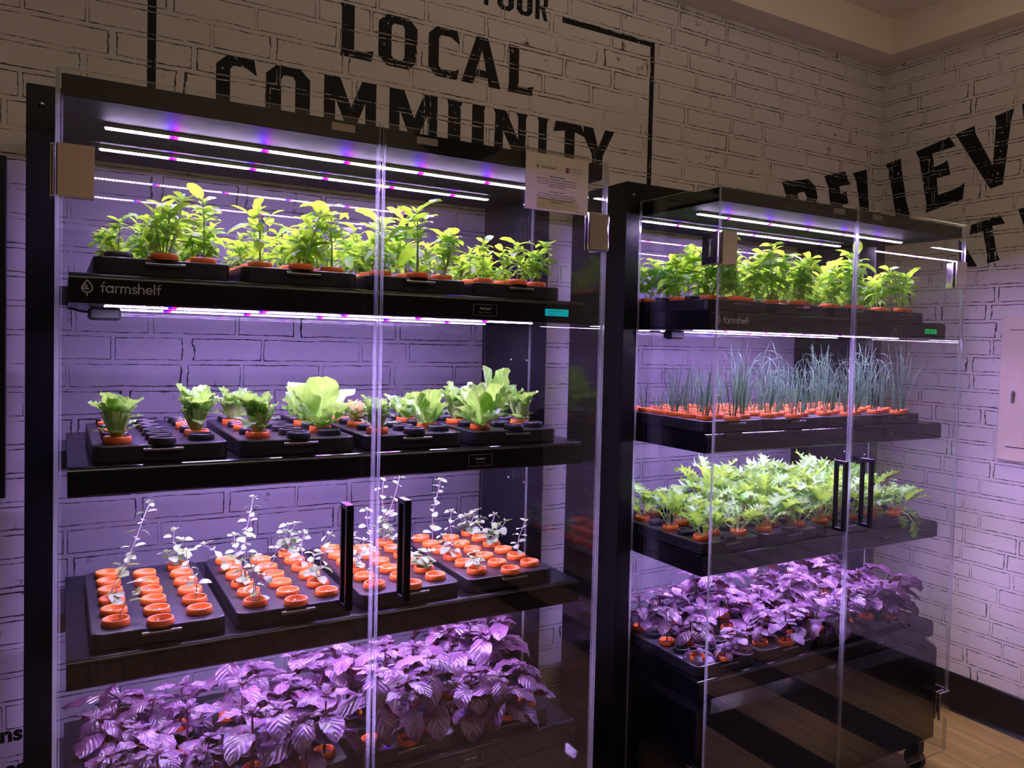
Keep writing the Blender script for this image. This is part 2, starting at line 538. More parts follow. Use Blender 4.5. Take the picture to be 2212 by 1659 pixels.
# ------------------------------------------------------------------ mesh helpers
class MB:
    def __init__(self):
        self.v, self.f, self.m, self.uv, self.s = [], [], [], [], []

    def add(self, verts, faces, mat=0, uvs=None, smooth=False):
        b = len(self.v)
        self.v.extend([tuple(p) for p in verts])
        for f in faces:
            self.f.append([b + i for i in f])
            self.m.append(mat)
            self.s.append(smooth)
            self.uv.append([uvs[i] for i in f] if uvs else [(0, 0)] * len(f))

    def box(self, a, b, mat=0, facemat=None):
        x0, y0, z0 = a
        x1, y1, z1 = b
        v = [(x0, y0, z0), (x1, y0, z0), (x1, y1, z0), (x0, y1, z0), (x0, y0, z1), (x1, y0, z1), (x1, y1, z1), (x0, y1, z1)]
        fs = [(0, 3, 2, 1), (4, 5, 6, 7), (0, 1, 5, 4), (1, 2, 6, 5), (2, 3, 7, 6), (3, 0, 4, 7)]  # -z +z -y +x +y -x
        if facemat is None:
            self.add(v, fs, mat)
        else:
            for f, fm in zip(fs, facemat):
                self.add(v, [f], fm)

    def bbox(self, a, b, r=0.002, mat=0):
        """box with chamfered edges"""
        x0, y0, z0 = a
        x1, y1, z1 = b
        r = min(r, (x1 - x0) / 2.01, (y1 - y0) / 2.01, (z1 - z0) / 2.01)
        vs = []
        for z, i in ((z0, r), (z0 + r, 0), (z1 - r, 0), (z1, r)):
            for (x, y) in ((x0 + i + r, y0 + i), (x1 - i - r, y0 + i), (x1 - i, y0 + i + r), (x1 - i, y1 - i - r), (x1 - i - r, y1 - i), (x0 + i + r, y1 - i), (x0 + i, y1 - i - r), (x0 + i, y0 + i + r)):
                vs.append((x, y, z))
        fs = [tuple(range(7, -1, -1)), tuple(range(24, 32))]
        for k in range(3):
            for i in range(8):
                j = (i + 1) % 8
                fs.append((k * 8 + i, k * 8 + j, k * 8 + 8 + j, k * 8 + 8 + i))
        self.add(vs, fs, mat)

    def prism(self, pts, axis, a, b, mat=0, smooth=False):
        """polygon pts (2D) extruded along axis from a to b. axis x: pts=(y,z); y: (x,z); z: (x,y)"""
        def P(p, t):
            return {'x': (t, p[0], p[1]), 'y': (p[0], t, p[1]), 'z': (p[0], p[1], t)}[axis]
        n = len(pts)
        v = [P(p, a) for p in pts] + [P(p, b) for p in pts]
        area = sum(pts[i][0] * pts[(i + 1) % n][1] - pts[(i + 1) % n][0] * pts[i][1] for i in range(n))
        flip = (area > 0) ^ (b < a) ^ (axis == 'y')
        c0, c1 = list(range(n)), list(range(n, 2 * n))
        if flip:
            c0.reverse()
        else:
            c1.reverse()
        self.add(v, [c0, c1], mat)
        fs = []
        for i in range(n):
            j = (i + 1) % n
            fs.append((i, j, n + j, n + i) if flip else (j, i, n + i, n + j))
        self.add(v, fs, mat, smooth=smooth)

    def tube(self, pts, rad, sides=5, mat=0, cap=True, smooth=True):
        pts = [Vector(p) for p in pts]
        n = len(pts)
        rs = rad if isinstance(rad, (list, tuple)) else [rad] * n
        prev = None
        vs = []
        for i, p in enumerate(pts):
            t = (pts[min(i + 1, n - 1)] - pts[max(i - 1, 0)])
            if t.length < 1e-9:
                t = Vector((0, 0, 1))
            t.normalize()
            if prev is None:
                a = Vector((1, 0, 0)) if abs(t.x) < 0.9 else Vector((0, 1, 0))
                u = t.cross(a).normalized()
            else:
                u = (prev - t * prev.dot(t))
                u = u.normalized() if u.length > 1e-6 else t.orthogonal().normalized()
            prev = u
            w_ = t.cross(u)
            for k in range(sides):
                a = 2 * pi * k / sides
                vs.append(p + (u * cos(a) + w_ * sin(a)) * rs[i])
        fs = []
        for i in range(n - 1):
            for k in range(sides):
                k2 = (k + 1) % sides
                fs.append((i * sides + k, i * sides + k2, (i + 1) * sides + k2, (i + 1) * sides + k))
        uvs = [(i / (n - 1), 0.3) for i in range(n) for k in range(sides)]
        self.add(vs, fs, mat, uvs=uvs, smooth=smooth)
        if cap:
            self.add(vs[:sides], [tuple(range(sides - 1, -1, -1))], mat)
            self.add(vs[-sides:], [tuple(range(sides))], mat)

    def lathe(self, prof, c=(0, 0, 0), seg=28, mat=0, smooth=True):
        """profile (r, z) revolved around z"""
        vs = []
        for r, z in prof:
            for k in range(seg):
                a = 2 * pi * k / seg
                vs.append((c[0] + r * cos(a), c[1] + r * sin(a), c[2] + z))
        fs = []
        for i in range(len(prof) - 1):
            for k in range(seg):
                k2 = (k + 1) % seg
                fs.append((i * seg + k, i * seg + k2, (i + 1) * seg + k2, (i + 1) * seg + k))
        self.add(vs, fs, mat, smooth=smooth)

    def disc(self, c, r, seg=20, mat=0, axis='z', sgn=1):
        vs = []
        for k in range(seg):
            a = 2 * pi * k / seg * sgn
            o = {'z': (cos(a), sin(a), 0), 'y': (cos(a), 0, -sin(a)), 'x': (0, cos(a), sin(a))}[axis]
            vs.append((c[0] + r * o[0], c[1] + r * o[1], c[2] + r * o[2]))
        self.add(vs, [tuple(range(seg))], mat)

    def mesh(self, name, mats):
        me = bpy.data.meshes.new(name)
        me.from_pydata(self.v, [], self.f)
        for mm in mats:
            me.materials.append(MATS[mm])
        me.polygons.foreach_set('material_index', self.m)
        me.polygons.foreach_set('use_smooth', self.s)
        ul = me.uv_layers.new(name='UVMap')
        flat = [c for f in self.uv for p in f for c in p]
        ul.data.foreach_set('uv', flat)
        me.update()
        return me


def obj(name, mb, mats, parent=None, **props):
    if isinstance(mats, str):
        mats = [mats]
    me = mb if isinstance(mb, bpy.types.Mesh) else mb.mesh(name, mats)
    o = bpy.data.objects.new(name, me)
    COL.objects.link(o)
    if parent is not None:
        o.parent = parent
    for k, v in props.items():
        o[k] = v
    return o


def thing(name, label, cat, loc=(0, 0, 0), rz=0.0, group=None):
    o = bpy.data.objects.new(name, None)
    o.empty_display_size = 0.05
    COL.objects.link(o)
    o.location = loc
    o.rotation_euler = (0, 0, rz)
    o['label'] = label
    o['category'] = cat
    if group:
        o['group'] = group
    return o


def struct(name, mb, mats, **kw):
    return obj(name, mb, mats, kind='structure', **kw)


# ------------------------------------------------------------------ room shell
XL, YF = -2.2, -4.2
b = MB(); b.box((XL, YW, ZF), (XR + 0.1, YW + 0.1, ZS), 0)
wall_back = struct('wall_back', b, 'brick_back')
b = MB(); b.box((XR, YF, ZF), (XR + 0.1, YW, ZS), 0)
wall_right = struct('wall_right', b, 'brick_right')
b = MB(); b.box((XL - 0.1, YF, ZF), (XL, YW + 0.1, ZS), 0)
struct('wall_left', b, 'room_paint')
b = MB(); b.box((XL, YF - 0.1, ZF), (XR + 0.1, YF, 2.25), 0); b.box((XL, YF - 0.1, 2.25), (XR + 0.1, YF, ZS), 1)  # unseen wall; pale band above added for the door hinges to reflect
struct('wall_front', b, ['room_paint', 'hinge_reflect_paint'])
b = MB(); b.box((XL - 0.1, YF - 0.1, ZF - 0.08), (XR + 0.1, YW + 0.1, ZF), 0)
floor = struct('floor', b, 'wood_floor')
# two black inlaid strips of the floor run out from under the right cabinet
b = MB()
for x0, x1 in ((2.929, 3.156), (2.411, 2.639)):
    b.box((x0, YF, ZF), (x1, -0.135, ZF + 0.0012), 0)
obj('floor_inlay', b, 'floor_black', parent=floor, label='black strips set into the wood floor')
# tray ceiling: soffit ring along the walls, riser, raised ceiling
b = MB()
xi, yi = 3.407, 0.717
b.box((XL - 0.1, yi, ZS), (XR + 0.1, YW + 0.1, ZC + 0.1), 0)
b.box((xi, YF - 0.1, ZS), (XR + 0.1, yi, ZC + 0.1), 0)
b.box((XL - 0.1, YF - 0.1, ZS), (XL + 0.2, yi, ZC + 0.1), 0)
b.box((XL + 0.2, YF - 0.1, ZS), (xi, YF + 0.1, ZC + 0.1), 0)
b.box((XL + 0.2, YF + 0.1, ZC), (xi, yi, ZC + 0.1), 0)
struct('ceiling', b, 'ceiling_paint')
# baseboards with a coved toe
BB = [(0, 0), (-0.022, 0), (-0.016, 0.006), (-0.01, 0.016), (-0.008, 0.03), (-0.008, 0.171), (-0.005, 0.176), (0, 0.176)]
b = MB(); b.prism([(YW + p, ZF + q) for p, q in BB], 'x', XL, XR - 0.022)
struct('baseboard_back', b, 'black_vinyl')
b = MB(); b.prism([(XR + p, ZF + q) for p, q in BB], 'y', YF, YW)
struct('baseboard_right', b, 'black_vinyl')

for i, (sx, sy) in enumerate(SPOTS):
    t = thing('recessed_downlight', ('round recessed downlight in the raised ceiling near the right wall',
                                     'round recessed downlight in the raised ceiling before the left cabinet',
                                     'round recessed downlight in the raised ceiling nearest the left wall',
                                     'round recessed downlight in the raised ceiling behind the viewer, right side',
                                     'round recessed downlight in the raised ceiling nearest the front wall')[i], 'ceiling light', (sx, sy, ZC), 0, 'recessed downlights in the ceiling')
    b = MB(); b.lathe([(0.045, 0), (0.075, 0), (0.07, -0.006), (0.045, -0.004), (0.045, 0)], seg=24)
    obj('trim_ring', b, 'white_aluminium', t)
    b = MB(); b.disc((0, 0, -0.003), 0.045, sgn=-1)
    obj('diffuser', b, 'downlight_glow', t)


t = thing('added_fill_pendant', 'unseen dark metal bowl uplighter, added to brighten the ceiling', 'lamp', (FILL_UPLIGHT[0], FILL_UPLIGHT[1], FILL_UPLIGHT[2]))  # invented fixture, out of view, that dresses the added ceiling fill
b = MB(); b.lathe([(0.001, -0.08), (0.10, -0.07), (0.17, -0.035), (0.205, 0.02), (0.20, 0.02), (0.165, -0.03), (0.10, -0.06), (0.001, -0.07)], seg=32)
obj('bowl', b, 'black_metal', t)
b = MB()
for k in range(3):
    a = k * 2 * pi / 3
    b.tube([(0.2 * cos(a), 0.2 * sin(a), 0.018), (0.0, 0.0, ZC - FILL_UPLIGHT[2] - 0.02)], 0.0015, 5)
obj('suspension', b, 'black_metal', t)
b = MB(); b.lathe([(0.001, 0.0), (0.05, 0.0), (0.05, -0.02), (0.001, -0.022)], c=(0, 0, ZC - FILL_UPLIGHT[2]), seg=20)
obj('ceiling_rose', b, 'black_metal', t)


# ------------------------------------------------------------------ mural lettering on the walls
def poly_letters(polys, axis, at, name, mat, parent):
    """polys: list of (outer, [holes]) in wall coordinates; built as thin paint slabs"""
    cu = bpy.data.curves.new(name, 'CURVE')
    cu.dimensions = '2D'
    cu.fill_mode = 'BOTH'
    cu.extrude = 0.0005
    for outer, holes in polys:
        for ring in [outer] + holes:
            sp = cu.splines.new('POLY')
            sp.points.add(len(ring) - 1)
            for p, q in zip(sp.points, ring):
                p.co = (q[0], q[1], 0, 1)
            sp.use_cyclic_u = True
    o = bpy.data.objects.new(name, cu)
    COL.objects.link(o)
    dg = bpy.context.evaluated_depsgraph_get()
    me = bpy.data.meshes.new_from_object(o.evaluated_get(dg))
    bpy.data.objects.remove(o)
    vs = [v.co.copy() for v in me.vertices]
    for v, c in zip(me.vertices, vs):
        if axis == 'y':      # wall in x/z, facing -y
            v.co = (c.x, at - 0.0005 - c.z, c.y)
        else:                # wall in y/z, facing -x ; c.x is y
            v.co = (at - 0.0005 - c.z, c.x, c.y)
    me.materials.clear()
    me.materials.append(MATS[mat])
    return obj(name, me, mat, parent)


def unproj(u, v, **pl):
    """wall coordinates of measured marks of the mural"""
    d = Fv * FPX + R2 * (u - 1106 - PPX) - U2 * (v - 829.5 - PPY)
    (k, c), = pl.items()
    i = 'xyz'.index(k)
    t = (c - (CX, CY, CZ)[i]) / d[i]
    return Vector((CX, CY, CZ)) + d * t


def box_letter(ch, x0, x1, z0, z1, s=0.30, slab=0.0):
    """octagonal poster capitals; s = stroke width as a share of the width"""
    W_, H_ = x1 - x0, z1 - z0
    w_ = s * W_
    t = 0.155 * H_
    k = 0.17 * H_

    def P(l):
        return [(x0 + a, z0 + c) for a, c in l]
    if ch == 'O':
        return [(P([(k, 0), (W_ - k, 0), (W_, k), (W_, H_ - k), (W_ - k, H_), (k, H_), (0, H_ - k), (0, k)]),
                 [P([(w_ + k * .25, t), (w_, t + k * .4), (w_, H_ - t - k * .4), (w_ + k * .25, H_ - t), (W_ - w_ - k * .25, H_ - t), (W_ - w_, H_ - t - k * .4), (W_ - w_, t + k * .4), (W_ - w_ - k * .25, t)])])]
    if ch == 'C':
        return [(P([(k, 0), (W_ * .92, 0), (W_, t * 1.5), (W_ * .85, t * 1.1), (w_ + k * .3, t), (w_, t + k * .4), (w_, H_ - t - k * .4), (w_ + k * .3, H_ - t), (W_ * .72, H_ - t), (W_, H_ - t * 1.7), (W_ * .93, H_), (k, H_), (0, H_ - k), (0, k)]), [])]
    if ch == 'L':
        return [(P([(0, 0), (W_ * .93, 0), (W_, t * 1.35), (W_ * .72, t), (w_ * 1.12, t), (w_ * 1.12, H_), (0, H_), (w_ * .12, H_ * .9), (w_ * .12, t)]), [])]
    if ch == 'A':
        return [(P([(0, 0), (W_ * .36, H_), (W_ * .66, H_), (W_, 0), (W_ * .70, 0), (W_ * .66, H_ * .17), (W_ * .36, H_ * .17), (W_ * .29, 0)]),
                 [P([(W_ * .38, H_ * .32), (W_ * .62, H_ * .32), (W_ * .51, H_ * .74)])])]
    if ch == 'M':
        q = W_ * .21
        return [(P([(0, 0), (q, 0), (q, H_ * .62), (W_ * .46, H_ * .05), (W_ * .56, H_ * .05), (W_ - q, H_ * .62), (W_ - q, 0), (W_, 0), (W_, H_), (W_ * .72, H_), (W_ * .51, H_ * .5), (W_ * .30, H_), (0, H_)]), [])]
    if ch == 'U':
        return [(P([(k, 0), (W_ - k, 0), (W_, k), (W_, H_ * .9), (W_ * 1.02, H_), (W_ * .66, H_), (W_ - w_, H_ * .9), (W_ - w_, t + k * .4), (W_ - w_ - k * .2, t), (w_ + k * .2, t), (w_, t + k * .4), (w_, H_ * .9), (w_ * 1.15, H_), (-W_ * .03, H_), (0, H_ * .9), (0, k)]), [])]
    if ch == 'N':
        q = W_ * .27
        return [(P([(0, 0), (q, 0), (q, H_ * .58), (W_ * .72, 0), (W_, 0), (W_ * .97, H_ * .9), (W_ * 1.02, H_), (W_ * .66, H_), (W_ - q, H_ * .9), (W_ - q, H_ * .45), (q * 1.3, H_), (-W_ * .03, H_), (W_ * .03, H_ * .9)]), [])]
    if ch == 'I':
        return [(P([(W_ * .12, 0), (W_ * .88, 0), (W_ * .88, H_ * .9), (W_, H_), (0, H_), (W_ * .12, H_ * .9)]), [])]
    if ch == 'T':
        return [(P([(W_ * .36, 0), (W_ * .68, 0), (W_ * .68, H_ - t * 1.1), (W_, H_ - t * 1.5), (W_ * .95, H_), (W_ * .06, H_), (0, H_ - t * 1.5), (W_ * .36, H_ - t * 1.1)]), [])]
    if ch == 'Y':
        return [(P([(W_ * .34, 0), (W_ * .66, 0), (W_ * .66, H_ * .42), (W_, H_), (W_ * .72, H_), (W_ * .52, H_ * .58), (W_ * .36, H_), (0, H_), (W_ * .34, H_ * .42)]), [])]
    if ch == 'R':
        return [(P([(0, 0), (w_, 0), (w_, H_ * .42), (W_ * .45, H_ * .42), (W_ * .70, 0), (W_, 0), (W_ * .76, H_ * .46), (W_, H_ * .6), (W_, H_ - k), (W_ - k, H_), (0, H_)]),
                 [P([(w_, H_ * .55), (w_, H_ - t), (W_ - w_ * 1.1, H_ - t), (W_ - w_, H_ * .8), (W_ - w_, H_ * .62), (W_ - w_ * 1.1, H_ * .55)])])]
    return []


LO = [('L', .753, .863), ('O', .8765, .9625), ('C', .988, 1.065), ('A', 1.070, 1.175), ('L', 1.190, 1.262)]


def ux(u, v):
    return unproj(u, v, y=YW)


# word LOCAL
pl = []
for ch, ua, ub, va in (('L', 735, 808, 60), ('O', 817.5, 901.5, 90), ('C', 925.5, 992.5, 110), ('A', 997, 1082, 140), ('L', 1097, 1153, 160)):
    x0, x1 = ux(ua, va).x, ux(ub, va).x
    pl += box_letter(ch, x0, x1, kz(2.506), kz(2.672), 0.33 if ch in 'OC' else 0.37)
poly_letters(pl, 'y', YW, 'lettering_local', 'mural_paint_back', wall_back)
# word COMMUNITY, its lower half behind the left cabinet's top
pl = []
for ch, ua, ub, va in (('C', 467, 555, 150), ('O', 574.5, 670, 180), ('M', 700, 813, 200), ('M', 841, 945, 230), ('U', 968, 1046, 250), ('N', 1067.5, 1138, 270), ('I', 1160.5, 1184, 280), ('T', 1195, 1262, 310), ('Y', 1254, 1326, 320)):
    x0, x1 = ux(ua, va).x, ux(ub, va).x
    pl += box_letter(ch, x0, x1, kz(2.262), kz(2.436), 0.34)
poly_letters(pl, 'y', YW, 'lettering_community', 'mural_paint_back', wall_back)
# small line above, mostly cut by the picture's top edge
pl = []
for ch, ua, ub, va in (('I', 958, 968, 0), ('N', 976, 1006, 0), ('Y', 1035, 1065, 8), ('O', 1074, 1110, 15), ('U', 1116, 1150, 25), ('R', 1156, 1183, 35)):
    x0, x1 = ux(ua, va).x, ux(ub, va).x
    pl += box_letter(ch, x0, x1, kz(2.787), kz(2.880), 0.34)
poly_letters(pl, 'y', YW, 'lettering_in_your', 'mural_paint_back', wall_back)
# ruled frame round the words
b = MB()
for x0, z0, x1, z1 in ((0.212, 2.19, 0.234, 2.822), (1.983, 2.19, 2.004, 2.80), (1.572, 2.800, 2.004, 2.822), (0.234, 2.800, 0.62, 2.822)):
    b.box((kx(x0), YW - 0.001, kz(z0)), (kx(x1), YW - 0.0001, kz(z1)))
obj('ruled_frame', b, 'mural_paint_back', wall_back)


def tr(pts, ox, oy, sc, wall):
    out = []
    for x, y in pts:
        u, v = ox + x / sc, oy + y / sc
        p = unproj(u, v, y=YW) if wall == 'b' else unproj(u, v, x=XR)
        out.append((p.x, p.z) if wall == 'b' else (p.y, p.z))
    return out


a3 = (1300, 300, 2.3695)
pl = [(tr([(920, 220), (1058, 205), (1094, 245), (1104, 300), (1088, 360), (1108, 400), (1120, 470), (1060, 500), (985, 500), (935, 262)], *a3, 'b'),
       [tr([(1002, 278), (1035, 270), (1050, 300), (1038, 340), (1012, 345)], *a3, 'b'), tr([(1022, 380), (1050, 375), (1060, 430), (1034, 440)], *a3, 'b')]),
      (tr([(1138, 190), (1243, 166), (1273, 233), (1215, 243), (1222, 280), (1250, 270), (1262, 330), (1232, 340), (1240, 400), (1290, 380), (1290, 440), (1180, 470), (1160, 250)], *a3, 'b'), []),
      (tr([(1283, 176), (1355, 157), (1366, 350), (1380, 440), (1440, 420), (1440, 480), (1330, 500), (1318, 340), (1302, 215)], *a3, 'b'), [])]
poly_letters(pl, 'y', YW, 'lettering_believe', 'mural_paint_back', wall_back)
a1 = (1880, 200, 4.148)
pl = [(tr([(138, 645), (275, 590), (278, 660), (320, 960), (355, 1105), (372, 1180), (220, 1200), (225, 1080), (165, 700)], *a1, 'r'), []),
      (tr([(408, 530), (712, 398), (765, 480), (556, 548), (572, 668), (640, 640), (692, 607), (718, 735), (595, 768), (607, 918), (770, 860), (845, 808), (828, 955), (497, 1077), (505, 1010), (440, 600)], *a1, 'r'), []),
      (tr([(763, 373), (935, 297), (942, 365), (1098, 652), (1130, 262), (1115, 215), (1290, 140), (1262, 250), (1188, 822), (1075, 862)], *a1, 'r'), []),
      (tr([(905, 1187), (1165, 1098), (1208, 1172), (1093, 1194), (1130, 1430), (1160, 1500), (1045, 1533), (1050, 1460), (1010, 1240), (890, 1278)], *a1, 'r'), []),
      (tr([(790, 1320), (840, 1360), (958, 1558), (880, 1562), (800, 1540)], *a1, 'r'), []),
      (tr([(1325, 1045), (1480, 1005), (1500, 1300), (1420, 1320)], *a1, 'r'), []),
      (tr([(1360, 105), (1560, 20), (1600, 100), (1500, 160), (1520, 560), (1420, 590)], *a1, 'r'), [])]
for o_, h_ in pl:
    o_.reverse()
poly_letters(pl, 'x', XR, 'lettering_believe_it', 'mural_paint_right', wall_right)


# ------------------------------------------------------------------ small text
def text_mesh(txt, size, parent, name, mat, origin, right=(1, 0, 0), up=(0, 0, 1), align='CENTER', bold=0.0):
    cu = bpy.data.curves.new(name, 'FONT')
    cu.body = txt
    cu.size = size
    cu.align_x = align
    cu.align_y = 'CENTER'
    cu.extrude = 0.0001
    cu.offset = bold
    cu.resolution_u = 3
    o = bpy.data.objects.new(name, cu)
    COL.objects.link(o)
    dg = bpy.context.evaluated_depsgraph_get()
    me = bpy.data.meshes.new_from_object(o.evaluated_get(dg))
    bpy.data.objects.remove(o)
    r_, u_ = Vector(right), Vector(up)
    n_ = r_.cross(u_)
    og = Vector(origin)
    for v in me.vertices:
        c = v.co.copy()
        v.co = og + r_ * c.x + u_ * c.y + n_ * (c.z + 0.0001)
    me.materials.clear()
    me.materials.append(MATS[mat])
    return obj(name, me, mat, parent)


def strokes(polys, wd, origin, scale, y, th=0.0003):
    """polylines in (x, z) drawn as flat ribbons with round joins on a plane facing -y"""
    b = MB()
    for pl_ in polys:
        pts = [(origin[0] + p[0] * scale, origin[1] + p[1] * scale) for p in pl_]
        r = wd * scale / 2
        for i, (x, z) in enumerate(pts):
            ring = [(x + r * cos(2 * pi * k / 10), z + r * sin(2 * pi * k / 10)) for k in range(10)]
            b.prism(ring, 'y', y - th, y)
        for (x0, z0), (x1, z1) in zip(pts, pts[1:]):
            dx, dz = x1 - x0, z1 - z0
            l = math.hypot(dx, dz)
            if l < 1e-9:
                continue
            nx, nz = -dz / l * r, dx / l * r
            b.prism([(x0 + nx, z0 + nz), (x0 - nx, z0 - nz), (x1 - nx, z1 - nz), (x1 + nx, z1 + nz)], 'y', y - th * .9, y)
    return b


def arc(cx, cz, r, a0, a1, n=10, rz=None):
    rz = rz or r
    return [(cx + r * cos(radians(a0 + (a1 - a0) * i / n)), cz + rz * sin(radians(a0 + (a1 - a0) * i / n))) for i in range(n + 1)]


def farmshelf_strokes():
    S = []
    x = 0.0

    def f(x):
        return [[(x + .32, 0), (x + .32, 1.25)] + arc(x + .55, 1.25, .23, 180, 80, 5, .27), [(x + .08, .92), (x + .62, .92)]], .74

    def a(x):
        return [arc(x + .5, .5, .45, 0, 360, 18), [(x + .95, .98), (x + .95, 0)]], 1.22

    def r(x):
        return [[(x + .1, 0), (x + .1, .98)], arc(x + .5, .58, .4, 180, 80, 6, .38)], .72

    def m(x):
        return [[(x + .1, 0), (x + .1, .98)], arc(x + .4, .63, .3, 180, 0, 8, .33) + [(x + .7, 0)], arc(x + 1.0, .63, .3, 180, 0, 8, .33) + [(x + 1.3, 0)]], 1.55

    def s(x):
        return [[(x + .65, .82)] + arc(x + .38, .74, .26, 40, 250, 8, .22) + arc(x + .38, .27, .29, 80, -150, 9, .24)], .84

    def h(x):
        return [[(x + .1, 0), (x + .1, 1.5)], arc(x + .46, .6, .36, 180, 0, 8, .36) + [(x + .82, 0)]], 1.06

    def e(x):
        return [[(x + .08, .5), (x + .93, .5)] + arc(x + .5, .5, .44, 0, 315, 16)], 1.12

    def l(x):
        return [[(x + .1, 0), (x + .1, 1.5)]], .36
    for fn in (f, a, r, m, s, h, e, l, f):
        st, adv = fn(x)
        S += st
        x += adv
    return S, x


FS, FSW = farmshelf_strokes()
DROP = [[(0, 1.55), (.30, 1.2), (.55, .78)] + arc(0, .55, .57, 15, -215, 14, .5) + [(-.5, .75)], [(-.55, .70), (-.45, .86), (0, 1.55)],
        [(-.50, .5), (.18, .44)], [(-.42, .72), (.05, .67)], [(-.26, .95), (-.04, .92)], [(0, .05), (0, -.35)]]


# ------------------------------------------------------------------ the grow cabinets
def shelf_mesh(z):
    zt, zb = z, z - HS
    r = 0.013
    prof = [(YS1, zt), (YS1, zb), (YS0 + 0.004, zb), (YS0, zb + 0.004)]
    for k in range(9):
        a = pi - (pi / 2) * k / 8
        prof.append((YS0 + r + r * cos(a), zt - r + r * sin(a)))
    b = MB()
    b.prism(prof, 'x', XS0, XS1)
    return b


def light_bar_mesh(x0, x1, yc, zt, shift=0.0, h=0.008, lens=0.0028):
    """aluminium channel with a milky lens, a blue and red pair of diodes every 20 cm"""
    b = MB()
    w_ = 0.020
    b.box((x0, yc - w_ / 2, zt - h), (x1, yc + w_ / 2, zt), 0)
    y0, y1 = yc - 0.0085, yc + 0.0085
    ya, yb = yc - 0.0055, yc + 0.0055
    za, zb = zt - h - 0.0002, zt - h - lens
    segs, cur = [], x0 + 0.002
    mk = x0 + 0.125 + shift
    while mk < x1 - 0.02:
        segs += [(cur, mk, 1), (mk, mk + 0.011, 2), (mk + 0.011, mk + 0.019, 3)]
        cur = mk + 0.019
        mk += 0.195
    segs.append((cur, x1 - 0.002, 1))
    for a, c, mt in segs:
        b.add([(a, y0, za), (a, ya, zb), (a, yb, zb), (a, y1, za), (c, y0, za), (c, ya, zb), (c, yb, zb), (c, y1, za)],
              [(0, 1, 5, 4), (1, 2, 6, 5), (2, 3, 7, 6)], mt)
    for x in (x0 + 0.002, x1 - 0.002):
        b.add([(x, y0, za), (x, ya, zb), (x, yb, zb), (x, y1, za)], [(0, 1, 2, 3)], 1)
    return b


LEDM = ['white_aluminium', 'led_white', 'led_blue', 'led_red']


def glass_box(a, c, edges):
    """edges: face order -z +z -y +x +y -x ; 1 = polished edge"""
    b = MB()
    b.box(a, c, 0, facemat=edges)
    return b


def hinge_mesh(right, z0, z1):
    """glass clamp hinge wrapping the front corner: a plate on the door, one on the side pane"""
    b = MB()
    X = (lambda x: WC - x) if right else (lambda x: x)

    def bx(x0, x1, y0, y1, za, zb, mat=0):
        xa, xb = sorted((X(x0), X(x1)))
        b.bbox((xa, y0, za), (xb, y1, zb), 0.0018, mat)
    bx(0.002, 0.064, -0.0092, -0.0002, z0, z1)            # outside plate on the door
    bx(0.012, 0.064, 0.0084, 0.0156, z0, z1)              # inside plate on the door
    bx(-0.0095, -0.0005, 0.004, 0.022, z0, z1)            # outside plate on the side pane, slotted
    bx(-0.0095, -0.0005, 0.046, 0.072, z0, z1)
    bx(-0.0095, -0.0005, 0.022, 0.046, z0, z0 + 0.026)
    bx(-0.0095, -0.0005, 0.022, 0.046, z1 - 0.026, z1)
    bx(0.0085, 0.0115, 0.017, 0.072, z0, z1)
    # knuckle at the corner
    pts = [(X(-0.003), 0.001, z0 + 0.004), (X(-0.003), 0.001, z1 - 0.004)]
    b.tube(pts, 0.0035, 8, 0)
    return b


